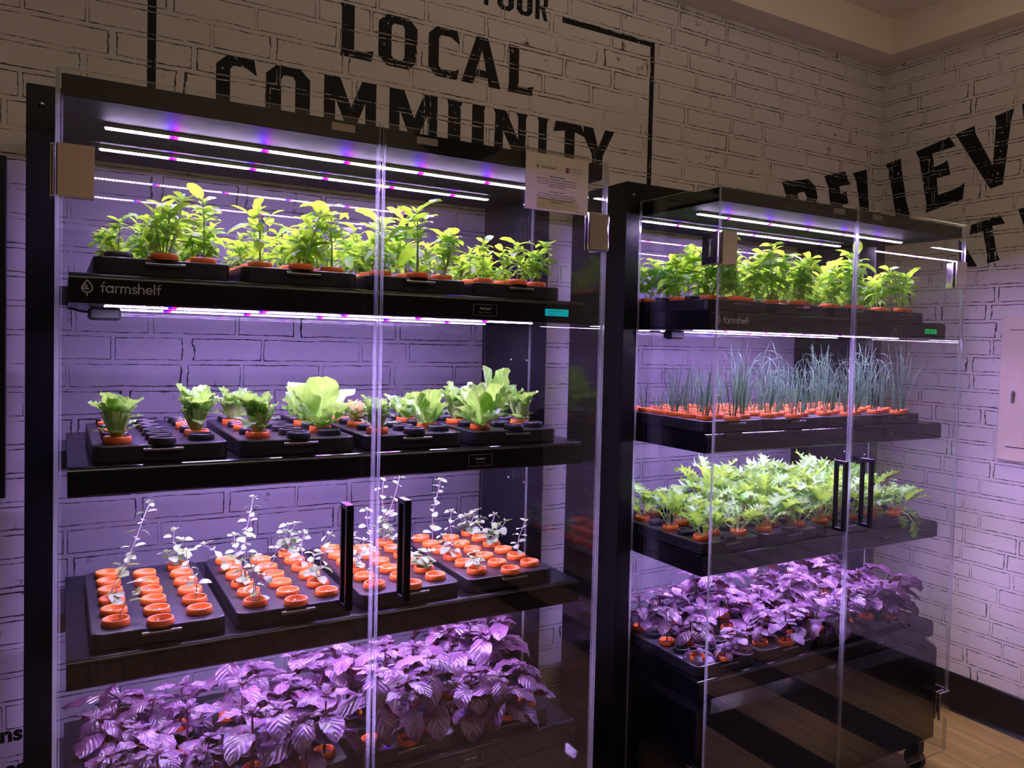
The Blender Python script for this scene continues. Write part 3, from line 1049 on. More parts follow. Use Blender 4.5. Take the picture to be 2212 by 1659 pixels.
def build_cabinet(which):
    left = which == 0
    nm = 'left' if left else 'right'
    root = thing('grow_cabinet', ('tall black indoor farm cabinet with glass doors and a paper sign on its right door'
                                  if left else 'tall black indoor farm cabinet with chives, standing near the right wall'), 'grow cabinet',
                 (0, 0, 0) if left else (C2[0], C2[1], 0), 0 if left else C2[2], 'glass fronted grow cabinets')
    # posts
    for side in (0, 1):
        x0 = -WP if side == 0 else WC
        xin = 0 if side == 0 else WC
        b = MB()
        b.bbox((x0, DG, 0.03), (x0 + WP, YB if left or side == 0 else YW - 0.012, 2.1697), 0.0015)  # right cabinet's right post deepened to the wall to block leaking light
        post = obj('post', b, 'black_metal', root)
        b = MB()
        b.lathe([(0.0001, 0.0), (0.004, 0.0), (0.006, -0.001), (0.0065, -0.002)], seg=14)
        me = b.mesh('screw', ['dark_chrome'])
        for v in me.vertices:
            c = v.co.copy()
            v.co = (x0 + WP / 2 + c.x, DG - 0.002 - c.z - 0.0021, 2.125 + c.y)
        obj('screw', me, 'dark_chrome', post)
        s = 1 if side == 0 else -1
        for zv in (1.975, 1.596, 1.205, 0.815):
            b = MB()
            for i in range(6):
                for j in range(3):
                    yv = 0.438 + i * 0.0165
                    zz = zv - 0.04 + j * 0.027
                    xa, xb = sorted((xin + s * 0.0001, xin + s * 0.0009))
                    b.box((xa, yv, zz), (xb, yv + 0.0065, zz + 0.024), 0)
            obj('air_vent', b, 'dark_hole', post)
            xa, xb = sorted((xin + s * 0.0001, xin + s * 0.0014))
            for yv in (0.43, 0.536):
                b = MB()
                b.box((xa, yv, zv - 0.045), (xb, yv + 0.005, zv - 0.040))
                obj('vent_screw', b, 'white_aluminium', post)
    b = MB(); b.bbox((0.0, DG, 2.1075), (WC, DG + 0.05, 2.1697), 0.0015)
    obj('header', b, 'black_metal', root)
    # canopy with its light bars
    b = MB()
    b.box((0.0135, 0.0165, 2.058), (WC - 0.0135, DG - 0.0005, 2.1), 0)
    b.box((0.001, DG, 2.07), (WC - 0.001, 0.728, 2.1), 0)
    can = obj('canopy', b, 'canopy_metal', root)
    b = MB(); b.box((0.012, 0.0125, 2.060), (WC - 0.012, 0.0165, 2.099), 0)
    b.box((0.0095, 0.02, 2.060), (0.0133, DG - 0.001, 2.1), 0)
    b.box((WC - 0.0133, 0.02, 2.060), (WC - 0.0095, DG - 0.001, 2.1), 0)
    obj('fascia', b, 'black_gloss', can)
    for i, yl in enumerate(LED_Y):
        zt = 2.058 if i == 0 else 2.07
        obj('light_bar', light_bar_mesh(0.088, 1.155, yl, zt, 0.03 * i), LEDM, can)
    for xc in (0.545, 0.745):
        b = MB(); b.bbox((xc - 0.027, 0.0085, 2.074), (xc + 0.027, 0.0122, 2.092), 0.001)
        obj('strike_plate', b, 'strike_metal', can)
    # shelves
    for si, z in enumerate(ZSH):
        sh = obj('shelf', shelf_mesh(z), 'shelf_metal', root)
        zb = z - HS
        if si < 3:
            for i, yl in enumerate(LED_Y):
                obj('light_bar', light_bar_mesh(0.088, 1.155, yl, zb, 0.02 * i + 0.015 * si, 0.0005, 0.0006), LEDM, sh)
        for xa, xb in ((0.0006, XS0 - 0.0003), (XS1 + 0.0003, WC - 0.0006)):
            b = MB(); b.bbox((xa, 0.43, zb + 0.004), (xb, 0.66, z - 0.012), 0.001)
            b.tube([((xa + xb) / 2, 0.425, z - 0.03), ((xa + xb) / 2, 0.431, z - 0.03)], 0.008, 10)
            obj('bracket', b, 'dark_chrome', sh)
        # name plate
        has_plate = not (left and si == 2)
        if si == 0:
            x0, zc = 0.897, z - 0.036
        elif si == 3:
            x0, zc = 0.884, z - 0.030
        else:
            x0, zc = 0.893, z - 0.034
        if has_plate:
            pw, ph = 0.067, 0.030
            b = MB(); b.bbox((x0, YS0 - 0.0022, zc - ph / 2), (x0 + pw, YS0 - 0.0001, zc + ph / 2), 0.0004)
            npl = obj('name_plate', b, 'black_gloss', sh)
            b = MB()
            e = 0.0011
            for (p, q_) in (((x0, zc - ph / 2), (x0 + pw, zc - ph / 2 + e)), ((x0, zc + ph / 2 - e), (x0 + pw, zc + ph / 2)), ((x0, zc - ph / 2), (x0 + e, zc + ph / 2)), ((x0 + pw - e, zc - ph / 2), (x0 + pw, zc + ph / 2))):
                b.box((p[0], YS0 - 0.0027, p[1]), (q_[0], YS0 - 0.0022, q_[1]), 0)
            obj('plate_rim', b, 'faint_print', npl)
            words = (('Thai basil', 'Lettuce', 'Oregano', 'Opal basil') if left else ('Basil', 'Chives', 'Mustard', 'Opal basil'))[si]
            text_mesh(words, 0.0085, npl, 'lettering', 'white_print', (x0 + pw / 2, YS0 - 0.0023, zc + 0.004), bold=0.0001)
            text_mesh('Ocimum basilicum' if 'asil' in words else 'Lactuca sativa' if words == 'Lettuce' else 'growing now', 0.0052, npl, 'small_print', 'faint_print', (x0 + pw / 2, YS0 - 0.0023, zc - 0.006))
        if si == 0:
            x0 = 1.109
            b = MB(); b.bbox((x0 - 0.002, YS0 - 0.002, z - 0.0445), (x0 + 0.076, YS0 - 0.0001, z - 0.0225), 0.0004)
            dsp = obj('display', b, 'black_gloss', sh)
            b = MB(); b.box((x0, YS0 - 0.0024, z - 0.0430), (x0 + 0.074, YS0 - 0.0021, z - 0.0240), 0)
            obj('screen', b, 'lcd_teal' if left else 'lcd_green', dsp, label='lit teal screen' if left else 'lit green screen')
            text_mesh('pH 5.8   EC 1.6', 0.0072, dsp, 'lettering', 'ink', (x0 + 0.034, YS0 - 0.0026, z - 0.0300))
            text_mesh('water ok', 0.0065, dsp, 'second_line', 'ink', (x0 + 0.024, YS0 - 0.0026, z - 0.0375))
            sc = (0.187 - 0.077) / FSW
            lg = obj('maker_logo', strokes(FS, 0.17, (0.077, 1.6885), sc, YS0 - 0.0001), 'white_print', sh, label='pale grey farmshelf wordmark and leaf')
            obj('leaf_emblem', strokes(DROP, 0.13, (0.0545, 1.6865), 0.0162, YS0 - 0.0001), 'white_print', lg)
            # power supply hung under the top shelf
            b = MB()
            b.bbox((0.062, 0.30, zb - 0.030), (0.128, 0.345, zb - 0.0002), 0.006)
            b.tube([(0.0625, 0.322, zb - 0.012), (0.045, 0.322, zb - 0.010), (0.035, 0.33, zb - 0.006), (0.026, 0.37, zb - 0.005)], 0.0028, 6)
            obj('power_supply', b, 'rubber', sh)
    # base
    b = MB()
    b.bbox((0.0125, 0.026, 0.07), (WC - 0.0125, 0.735, 0.4865), 0.032)
    base = obj('base', b, 'black_gloss', root)
    b = MB()
    for x0 in (0.05, WC - 0.05):
        for y0 in (0.10, 0.62):
            b2 = MB()
            b2.tube([(x0 - 0.014, y0, ZF + 0.0405), (x0 + 0.014, y0, ZF + 0.0405)], 0.0400, 20)
            b2.bbox((x0 - 0.020, y0 - 0.028, 0.015), (x0 + 0.020, y0 + 0.028, 0.0698), 0.003)
            obj('caster', b2, 'rubber', base)
    # glass
    obj('side_pane', glass_box((0.0, 0.009, 0.05), (0.008, DG - 0.0002, 2.106), [1, 1, 1, 0, 1, 0]), ['clear_glass', 'glass_edge'], root)
    obj('side_pane', glass_box((WC - 0.008, 0.009, 0.05), (WC, DG - 0.0002, 2.106), [1, 1, 1, 0, 1, 0]), ['clear_glass', 'glass_edge'], root)
    obj('back_pane', glass_box((0.0015, 0.7365, 0.10), (WC - 0.0015, 0.7405, 2.1), [1, 1, 0, 1, 0, 1]), ['smoky_glass', 'glass_edge'], root)
    zd0 = 0.046
    for side in (0, 1):
        x0, x1 = (0.0, 0.6293) if side == 0 else (0.6357, WC)
        d = obj('door', glass_box((x0, 0.0, zd0), (x1, 0.008, 2.107), [1, 1, 0, 1, 0, 1]), ['clear_glass', 'glass_edge'], root)
        xs_ = (0.6215, 0.6290) if side == 0 else (0.6360, 0.6435)
        for xa, xb in (xs_, ((0.0095, 0.0125) if side == 0 else (WC - 0.0125, WC - 0.0095))):
            b = MB(); b.box((xa, 0.0082, zd0), (xb, 0.0098, 2.05))
            if xa > 0.6 and xb < 0.65:
                b.box((xa + 0.002, -0.0012, zd0), (xb - 0.003, -0.0002, 2.105))
            obj('edge_seal', b, 'clear_seal', d)
        xh = 0.550 if side == 0 else 0.6855
        z0, z1 = 0.997, 1.236
        b = MB()
        b.bbox((xh, -0.049, z0), (xh + 0.016, -0.037, z1), 0.001)
        b.bbox((xh, -0.010, z0), (xh + 0.016, -0.0002, z1), 0.001)
        b.bbox((xh, -0.038, z0), (xh + 0.016, -0.009, z0 + 0.012), 0.001)
        b.bbox((xh, -0.038, z1 - 0.012), (xh + 0.016, -0.009, z1), 0.001)
        obj('handle', b, 'black_metal', d)
        for z0, z1 in ((1.863, 1.964), (0.182, 0.29)):
            obj('hinge', hinge_mesh(side == 1, z0, z1), 'chrome', d)
    return root


cabA = build_cabinet(0)
cabB = build_cabinet(1)


def place(root_i, x, y, z):
    if root_i == 0:
        return (x, y, z), 0.0
    c, s = cos(C2[2]), sin(C2[2])
    return (C2[0] + x * c - y * s, C2[1] + x * s + y * c, z), C2[2]


# ------------------------------------------------------------------ trays
TW, TY0, TY1 = 0.2603, 0.085, 0.602


def rounded(x0, y0, x1, y1, r, n=6):
    pts = []
    for cx, cy_, a0 in ((x1 - r, y1 - r, 0), (x0 + r, y1 - r, 90), (x0 + r, y0 + r, 180), (x1 - r, y0 + r, 270)):
        for k in range(n + 1):
            a = radians(a0 + 90 * k / n)
            pts.append((cx + r * cos(a), cy_ + r * sin(a)))
    return pts


def tray_mesh():
    b = MB()
    rings = [(0.0, 0.003, 0.020), (0.003, 0.0, 0.023), (TRAY_H - 0.003, 0.0, 0.023), (TRAY_H - 0.0008, 0.0010, 0.022), (TRAY_H, 0.0035, 0.020)]
    vs = []
    n = 0
    for z, ins, r in rings:
        p = rounded(ins, ins, TW - ins, TY1 - TY0 - ins, r)
        n = len(p)
        vs += [(x, y, z) for x, y in p]
    fs = []
    for k in range(len(rings) - 1):
        for i in range(n):
            j = (i + 1) % n
            fs.append((k * n + i, k * n + j, (k + 1) * n + j, (k + 1) * n + i))
    b.add(vs, fs[:n], 0, smooth=False)
    b.add(vs, fs[n:2 * n], 0, smooth=True)
    b.add(vs, fs[2 * n:], 0, smooth=False)
    b.add(vs[-n:], [tuple(range(n))], 0)
    b.add(vs[:n], [tuple(range(n - 1, -1, -1))], 0)
    return b.mesh('tray_body', ['tray_plastic'])


TRAY_ME = tray_mesh()
b = MB()
b.tube([(0.093, -0.0055, 0.026), (0.169, -0.0055, 0.026)], 0.0048, 10)
b.box((0.094, -0.005, 0.0235), (0.168, -0.0002, 0.0285), 0)
HANDLE_ME = b.mesh('tray_handle', ['dark_chrome'])
NTH = ('first', 'second', 'third', 'fourth', 'fifth', 'sixth')
SHN = (('top', 'lettuce', 'mint', 'purple basil'), ('top', 'chive', 'mustard', 'purple basil'))
CABN = ('left', 'right')
TDX = (0.0, -0.027)
for ci in (0, 1):
    for si, z in enumerate(ZSH):
        for ti in range(4):
            x = 0.065 + 0.2835 * ti + TDX[ci]
            loc, rz = place(ci, x, TY0, z + 0.0002)
            t = thing('planting_tray', 'black planting tray with chrome pull, %s along the %s shelf of the %s cabinet' % (NTH[ti], SHN[ci][si], CABN[ci]), 'tray', loc, rz, 'trays on the cabinet shelves')
            obj('tray_lid', TRAY_ME, 'tray_plastic', t)
            obj('pull_handle', HANDLE_ME, 'dark_chrome', t, label='chrome bar pull')


# ------------------------------------------------------------------ plants
def cup_mesh(mat, plug):
    b = MB()
    b.lathe([(0.0262, 0.0), (0.0275, 0.0012), (0.0262, 0.0125), (0.0250, 0.0142), (0.0232, 0.0142), (0.0222, 0.013), (0.0218, 0.003), (0.0205, 0.0022)], seg=26, mat=0)
    b.disc((0, 0, 0.0026), 0.0218, 20, 1)
    return b.mesh('net_cup', [mat, plug])


CUP_O = cup_mesh('orange_cup', 'plug_foam')
CUP_K = cup_mesh('black_cup', 'dark_hole')


def sh_ovate(t):
    return 2.5 * (t ** 0.62) * ((1 - t) ** 0.72) if 0 < t < 1 else 0.0


def sh_round(t):
    return sqrt(max(0, sin(pi * min(1, max(0, t)))))


def sh_spat(t):
    if t < 0.35:
        return 0.20 + 0.10 * t
    q = (t - 0.35) / 0.65
    return 0.23 + 0.77 * (sin(pi * (q ** 0.9) * 0.96) ** 0.6 if 0 < q < 1 else 0.0) if t < 1 else 0.25


def sh_mustard(t, k=[0]):
    if t < 0.38:
        return 0.07
    q = (t - 0.38) / 0.62
    env = 0.12 + 0.95 * (sin(pi * (0.12 + 0.86 * q)) ** 0.75)
    return env


def leaf(b, p, d, n, Ln, Wd, shape, curl=0.6, fold=0.35, nu=7, m=2, ruf=0.0, rfreq=18, serr=0.0, mat=0, rng=random, twist=0.0):
    d = Vector(d).normalized()
    n = Vector(n)
    n = (n - d * n.dot(d))
    if n.length < 1e-4:
        n = d.orthogonal()
    n.normalize()
    s = d.cross(n)
    c = Vector(p)
    vs, uvs = [], []
    ph = rng.uniform(0, 6.28)
    for i in range(nu + 1):
        t = i / nu
        a = curl * t
        dl = d * cos(a) - n * sin(a)
        nl = d * sin(a) + n * cos(a)
        if i:
            c = c + dl * (Ln / nu)
        w_ = Wd * 0.5 * shape(t)
        if serr:
            w_ *= 1 + serr * (1 if i % 2 else -1)
        tw = twist * t
        sl = s * cos(tw) + nl * sin(tw)
        nn = nl * cos(tw) - s * sin(tw)
        for j in range(-m, m + 1):
            q = j / m
            o = c + sl * (w_ * q * cos(fold)) + nn * (w_ * abs(q) * sin(fold))
            if ruf:
                o = o + nn * (ruf * abs(q) ** 1.5 * sin(ph + t * rfreq + q * 1.7)) * (min(1, shape(t) * 1.3))
            if serr and abs(j) == m:
                o = o + dl * (Ln / nu) * (0.9 if i % 2 else 0.0)
            vs.append(o)
            uvs.append((t, q * 0.5 + 0.5))
    k = 2 * m + 1
    fs = [(i * k + j, i * k + j + 1, (i + 1) * k + j + 1, (i + 1) * k + j) for i in range(nu) for j in range(2 * m)]
    b.add(vs, fs, mat, uvs, smooth=True)


def bent(p0, d0, length, bend, seg, rng, wob=0.0):
    """polyline that starts along d0 and turns towards 'bend' direction"""
    p = Vector(p0)
    d = Vector(d0).normalized()
    bd = Vector(bend)
    pts = [p.copy()]
    for i in range(seg):
        d = (d + bd / seg + Vector((rng.uniform(-1, 1), rng.uniform(-1, 1), 0)) * wob).normalized()
        p = p + d * length / seg
        pts.append(p.copy())
    return pts


UP = Vector((0, 0, 1))


def rad(a, el):
    return Vector((cos(a) * cos(el), sin(a) * cos(el), sin(el)))


def basil(rng, H, Lf=0.058, ns=None, big=1.0):
    fol, st = MB(), MB()
    nst = ns or rng.choice((1, 2, 2, 3))
    for k in range(nst):
        a0 = rng.uniform(0, 6.28)
        d = (UP + 0.35 * Vector((cos(a0), sin(a0), 0)) * (0 if nst == 1 else 1)).normalized()
        h = H * (1.0 if k == 0 else rng.uniform(0.6, 0.95)) - 0.014
        nn = max(4, int(h / 0.023))
        pts = bent((cos(a0) * 0.006 * (nst > 1), sin(a0) * 0.006 * (nst > 1), 0.003), d, h, UP * 0.3, nn, rng, 0.05)
        st.tube(pts, [0.0022 - 0.0011 * i / nn for i in range(nn + 1)], 5)
        for i in range(2, nn + 1):
            fr = i / nn
            az = a0 + (i % 2) * pi / 2 + rng.uniform(-.3, .3)
            for sgn in (0, pi):
                az2 = az + sgn + rng.uniform(-.2, .2)
                el = rng.uniform(-0.45, 0.55)
                l = Lf * big * (0.55 + 0.5 * fr) * rng.uniform(0.75, 1.15)
                if fr > 0.95:
                    l *= 0.75; el = rng.uniform(0.4, 1.0)
                dd = rad(az2, el)
                pe = pts[i] + dd * 0.007
                st.tube([pts[i], pe], 0.0008, 4, cap=False)
                leaf(fol, pe, dd, UP + dd * rng.uniform(-.3, .3) + dd.cross(UP) * rng.uniform(-.8, .8), l, l * rng.uniform(0.42, 0.56), sh_ovate, rng.uniform(0.2, 1.2), rng.uniform(0.15, 0.45), 7, 2, ruf=l * 0.02, rng=rng)
                # side shoot
                if 0.1 < fr < 0.92 and rng.random() < 0.75:
                    ds = rad(az2 + rng.uniform(-.4, .4), rng.uniform(0.5, 1.0))
                    q = bent(pts[i], ds, rng.uniform(0.015, 0.04), UP * 0.4, 3, rng)
                    st.tube(q, 0.0009, 4)
                    for z in range(4):
                        dq = rad(z * pi / 2 + az2, rng.uniform(0.2, 0.9))
                        l2 = l * rng.uniform(0.45, 0.8)
                        leaf(fol, q[-1 - (z % 2)], dq, UP, l2, l2 * 0.5, sh_ovate, rng.uniform(.2, .9), 0.3, 6, 2, rng=rng)
        for z in range(4):
            dq = rad(z * pi / 2 + a0, rng.uniform(0.7, 1.2))
            leaf(fol, pts[-1], dq, rad(z * pi / 2 + a0 + pi, 0.3), 0.018 * big, 0.009 * big, sh_ovate, 0.4, 0.4, 5, 2, rng=rng)
    return [('foliage', fol.mesh('foliage', ['basil_leaf'])), ('stem', st.mesh('stem', ['green_stem']))]


def purple(rng, H, scale=1.0):
    fol, st = MB(), MB()
    nst = rng.choice((1, 2))
    for k in range(nst):
        a0 = rng.uniform(0, 6.28)
        d = (UP + 0.3 * Vector((cos(a0), sin(a0), 0)) * (0 if nst == 1 else 1)).normalized()
        h = H * (1.0 if k == 0 else rng.uniform(.65, .9)) - 0.02
        nn = max(3, int(h / 0.034))
        pts = bent((0, 0, 0.003), d, h, UP * 0.2, nn, rng, 0.06)
        st.tube(pts, [0.0030 - 0.0012 * i / nn for i in range(nn + 1)], 6)
        for i in range(1, nn + 1):
            fr = i / nn
            if i == 1 and nn > 3:
                continue
            az = a0 + (i % 2) * pi / 2 + rng.uniform(-.3, .3)
            for sgn in (0, pi):
                az2 = az + sgn + rng.uniform(-.25, .25)
                el = rng.uniform(-0.15, 0.45)
                l = 0.090 * scale * (0.75 + 0.35 * sin(pi * fr * .9)) * rng.uniform(.8, 1.15)
                dd = rad(az2, el)
                pe = pts[i] + dd * 0.014
                st.tube([pts[i], pe], 0.0011, 4, cap=False)
                leaf(fol, pe, dd, UP, l, l * rng.uniform(.56, .68), sh_ovate, rng.uniform(.6, 1.6), rng.uniform(-.35, .2), 9, 3, ruf=l * 0.035, rfreq=20, rng=rng)
            if fr > 0.4:
                for sgn in (0, pi):
                    az3 = az + sgn + pi / 2 + rng.uniform(-.3, .3)
                    dd = rad(az3, rng.uniform(.2, .8))
                    l = 0.035 * scale * rng.uniform(.7, 1.2)
                    leaf(fol, pts[i] + dd * 0.006, dd, UP, l, l * .6, sh_ovate, rng.uniform(.4, 1.2), .1, 7, 2, ruf=l * .04, rng=rng)
        for z in range(8):
            dd = rad(z * pi / 4 + a0, 0.35 + 0.5 * (z % 2) + rng.uniform(-.1, .2))
            l = (0.034 - 0.012 * (z % 2)) * scale * rng.uniform(.8, 1.2)
            leaf(fol, pts[-1], dd, UP, l, l * .55, sh_ovate, rng.uniform(.3, 1.0), .25, 6, 2, ruf=l * .05, rng=rng)
    return [('foliage', fol.mesh('foliage', ['purple_leaf'])), ('stem', st.mesh('stem', ['purple_stem']))]


def romaine(rng, H, cut=True, soft=False, mat='lettuce_leaf', wide=1.0):
    fol, rib = MB(), MB()
    if cut:
        for k in range(11):      # cut leaf bases round the stalk
            a = k * 2.4 + rng.uniform(-.2, .2)
            l = H * rng.uniform(.38, .62)
            dd = rad(a, rng.uniform(1.0, 1.25))
            leaf(rib, rad(a, 0) * 0.008 + UP * 0.006, dd, rad(a + pi, .4), l, 0.019, lambda t: 0.75 + 0.35 * t, -0.12, 0.5, 5, 2, rng=rng)
        for k in range(9):
            a = k * 2.4 + 1
            dd = rad(a, rng.uniform(.1, .8))
            l = H * rng.uniform(.28, .45)
            leaf(fol, rad(a, 0) * 0.012 + UP * H * rng.uniform(.15, .5), dd, UP, l, l * .6, sh_ovate, rng.uniform(-.2, .9), .2, 7, 3, ruf=.003, rng=rng)
        for k in range(13):
            a = k * 2.4 + rng.uniform(-.3, .3)
            l = H * rng.uniform(.42, .62)
            z0 = H * rng.uniform(.30, .46)
            dd = rad(a, rng.uniform(.85, 1.4))
            leaf(fol, rad(a, 0) * 0.010 + UP * z0, dd, rad(a + pi, .3), l, l * rng.uniform(.45, .7) * wide, lambda t: sh_round(.12 + t * .86), rng.uniform(-.1, .7), rng.uniform(.2, .6), 11, 3, ruf=.0065, rfreq=22, rng=rng)
        st = [(0, 0, 0.003), (0, 0, H * .25), (0, 0, H * .5)]
        rib.tube(st, [.008, .011, .006], 8)
    else:
        nleaf = 11
        for k in range(nleaf):
            a = k * 2.4 + rng.uniform(-.3, .3)
            inner = k / nleaf
            l = H * (0.65 + .45 * inner) * rng.uniform(.85, 1.08)
            el = 0.75 + .6 * inner + rng.uniform(-.1, .1)
            dd = rad(a, el)
            leaf(fol, rad(a, 0) * 0.006 + UP * 0.004, dd, rad(a + pi, .5), l, l * rng.uniform(.42, .6) * wide, sh_spat, rng.uniform(-.1, .8), rng.uniform(.15, .5), 13, 3, ruf=.006, rfreq=20, rng=rng)
        for k in range(8):
            a = k * 2.4 + 1
            dd = rad(a, rng.uniform(.2, .7))
            l = H * rng.uniform(.22, .38)
            leaf(fol, rad(a, 0) * 0.01 + UP * rng.uniform(.008, .03), dd, UP, l, l * .55, sh_ovate, .5, .3, 7, 2, ruf=.003, rng=rng)
    parts = [('foliage', fol.mesh('foliage', [mat]))]
    if cut:
        parts.append(('stalk', rib.mesh('stalk', ['lettuce_rib'])))
    return parts


def dead_roots(rng):
    b = MB()
    for k in range(9):
        a = rng.uniform(0, 6.28)
        r = rng.uniform(.012, .034)
        z1 = rng.uniform(.010, .022)
        b.tube([(0, 0, .006), (cos(a) * r * .4, sin(a) * r * .4, z1 + .004), (cos(a + .4) * r, sin(a + .4) * r, max(.016, z1))], [.003, .0022, .0012], 5)
    return [('stump', b.mesh('stump', ['root_fibre']))]


def mint(rng, stems, seedling=False, dense=1.0):
    """stems: list of (dx, dy, height) of each tip"""
    fol, st = MB(), MB()
    for (dx, dy, h) in stems:
        p0 = Vector((rng.uniform(-.006, .006), rng.uniform(-.004, .004), .003))
        tip = Vector((dx, dy, h))
        n = max(4, int(h / .020))
        pts = []
        for i in range(n + 1):
            t = i / n
            x = p0.x + (tip.x - p0.x) * (t ** 1.25) + 0.004 * sin(t * 7 + dx * 50)
            y = p0.y + (tip.y - p0.y) * (t ** 1.25)
            pts.append(Vector((x, y, .003 + (h - .003) * t)))
        st.tube(pts, [.0014 - .0005 * i / n for i in range(n + 1)], 5)
        for i in range(1, n + 1):
            fr = i / n
            if rng.random() > dense and i < n - 1:
                continue
            az = (i % 2) * pi / 2 + rng.uniform(-.4, .4)
            for sg in (0, pi):
                l = (0.031 - 0.012 * fr) * rng.uniform(.7, 1.2) * (1.25 if h < .09 else 1)
                dd = rad(az + sg, rng.uniform(-.1, .6))
                pe = pts[i] + dd * .004
                leaf(fol, pe, dd, UP + dd.cross(UP) * rng.uniform(-.7, .7), l, l * .68, sh_round, rng.uniform(.2, 1.2), .2, 5, 2, rng=rng)
        for z in range(4):
            dd = rad(z * pi / 2, rng.uniform(.5, 1.1))
            leaf(fol, pts[-1], dd, UP, .013, .008, sh_round, .3, .2, 4, 2, rng=rng)
    return [('foliage', fol.mesh('foliage', ['mint_leaf'])), ('stem', st.mesh('stem', ['mint_stem']))]


def seedling(rng):
    fol = MB()
    n = rng.choice((3, 4, 5, 6))
    for k in range(n):
        dd = rad(k * 2.2 + rng.uniform(-.5, .5), rng.uniform(0, .6))
        l = rng.uniform(.006, .011)
        p = Vector((rng.uniform(-.007, .007), rng.uniform(-.006, .006), rng.uniform(.005, .009)))
        leaf(fol, p, dd, UP, l, l * .6, sh_round, .5, .2, 4, 2, rng=rng)
        fol.tube([p, (p.x, p.y, .0028)], .0006, 4)
    return [('foliage', fol.mesh('foliage', ['mint_leaf']))]


def chive(rng, H, nb=12):
    b = MB()
    for k in range(nb):
        a = rng.uniform(0, 6.28)
        h = H * (rng.uniform(.45, 1.0) if k > 2 else rng.uniform(.9, 1.0))
        lean = rng.uniform(.04, .52)
        over = rng.choice((0, 0, .6, 1.6, 2.6)) if h > .12 else rng.choice((0, .5, 2.0))
        seg = 11
        p = Vector((cos(a) * .008, sin(a) * .008, .003))
        pts = [p.copy()]
        el = pi / 2 - lean * .5
        ztop = 0.272
        for i in range(seg):
            t = (i + 1) / seg
            e2 = el - lean * t * .5 - over * max(0, t - .62) ** 1.3 * 3.2
            p = p + rad(a, e2) * (h / seg)
            if p.z > ztop:
                p.z = ztop - rng.uniform(0, .002)
                el -= .5
            pts.append(p.copy())
        r = rng.uniform(.0012, .0021)
        b.tube(pts, [r * (1 - .8 * (i / seg) ** 2) for i in range(seg + 1)], 4, cap=False)
    return [('blades', b.mesh('blades', ['chive_blade']))]


def mustard(rng, H, nl=9, spread=1.0):
    fol, st = MB(), MB()
    for k in range(nl):
        a = k * 2.4 + rng.uniform(-.4, .4)
        inner = k / nl
        l = H * rng.uniform(.8, 1.1)
        el = (0.60 + .7 * inner) + rng.uniform(-.15, .15)
        el = min(1.45, el / (0.5 + .5 * spread))
        dd = rad(a, el)
        p0 = rad(a, 0) * .008 + UP * .004
        # petiole as a stem then a lobed blade
        pl_ = l * rng.uniform(.48, .60)
        q = bent(p0, dd, pl_, UP * .15 - rad(a, 0) * 0.0, 4, rng, .03)
        st.tube(q, [.0024, .0021, .0018, .0015, .0012], 5)
        d2 = (q[-1] - q[-2]).normalized()
        bl = l * rng.uniform(.45, .66)
        leaf(fol, q[-2], d2, rad(a + pi, .9), bl, bl * rng.uniform(.42, .6), lambda t: 0.10 + 0.95 * (sin(pi * (.06 + .9 * t)) ** .7), rng.uniform(.5, 1.6), rng.uniform(.1, .6), 18, 3, ruf=.006, rfreq=30, serr=.42, rng=rng, twist=rng.uniform(-.5, .5))
        for z in range(3):       # small side lobes on the petiole
            dz = rad(a + (1.3 if z % 2 else -1.3), rng.uniform(.2, .7))
            l3 = .022 * rng.uniform(.6, 1.2)
            leaf(fol, q[2 + z % 2], dz, UP, l3, l3 * .6, sh_ovate, .5, .2, 6, 2, ruf=.003, serr=.2, rng=rng)
    return [('foliage', fol.mesh('foliage', ['mustard_leaf'])), ('stalk', st.mesh('stalk', ['pale_stem']))]


def variants(fn, seed, args_list):
    return [fn(random.Random(seed + 17 * i), *a) for i, a in enumerate(args_list)]


COLX = (0.048, 0.130, 0.212)
CN = ('left', 'middle', 'right')
RN = ('front row', 'second row', 'third row', 'fourth row', 'fifth row', 'back row')


_BB = {}


def fit_inside(parts, x, y, si, rz, sx, sz, rng=random.Random(3)):
    """turn the plant, and if need be draw it in, so that no leaf passes through glass or shelf"""
    pts = []
    for _, me in parts:
        if me.name not in _BB:
            a = np.empty(len(me.vertices) * 3)
            me.vertices.foreach_get('co', a)
            _BB[me.name] = a.reshape(-1, 3)
        pts.append(_BB[me.name])
    P = np.concatenate(pts)
    ztop = (0.275, 0.278, 0.278, 0.276)[si]
    zm = P[:, 2].max()
    sz = min(sz, ztop / zm)
    best = None
    for tr_ in range(8):
        a = rz if tr_ == 0 else rng.uniform(0, 2 * pi)
        c, s = cos(a), sin(a)
        X = x + (P[:, 0] * c - P[:, 1] * s) * sx
        Y = y + (P[:, 0] * s + P[:, 1] * c) * sx
        over = max(0.0, 0.012 - Y.min(), Y.max() - 0.73, 0.012 - X.min(), X.max() - (WC - 0.012))
        if best is None or over < best[0]:
            best = (over, a)
        if over == 0:
            break
    over, a = best
    for _ in range(12):
        c, s = cos(a), sin(a)
        X = x + (P[:, 0] * c - P[:, 1] * s) * sx
        Y = y + (P[:, 0] * s + P[:, 1] * c) * sx
        if Y.min() >= 0.010 and Y.max() <= 0.733 and X.min() >= 0.010 and X.max() <= WC - 0.010:
            break
        sx *= 0.93
    return a, sx, sz


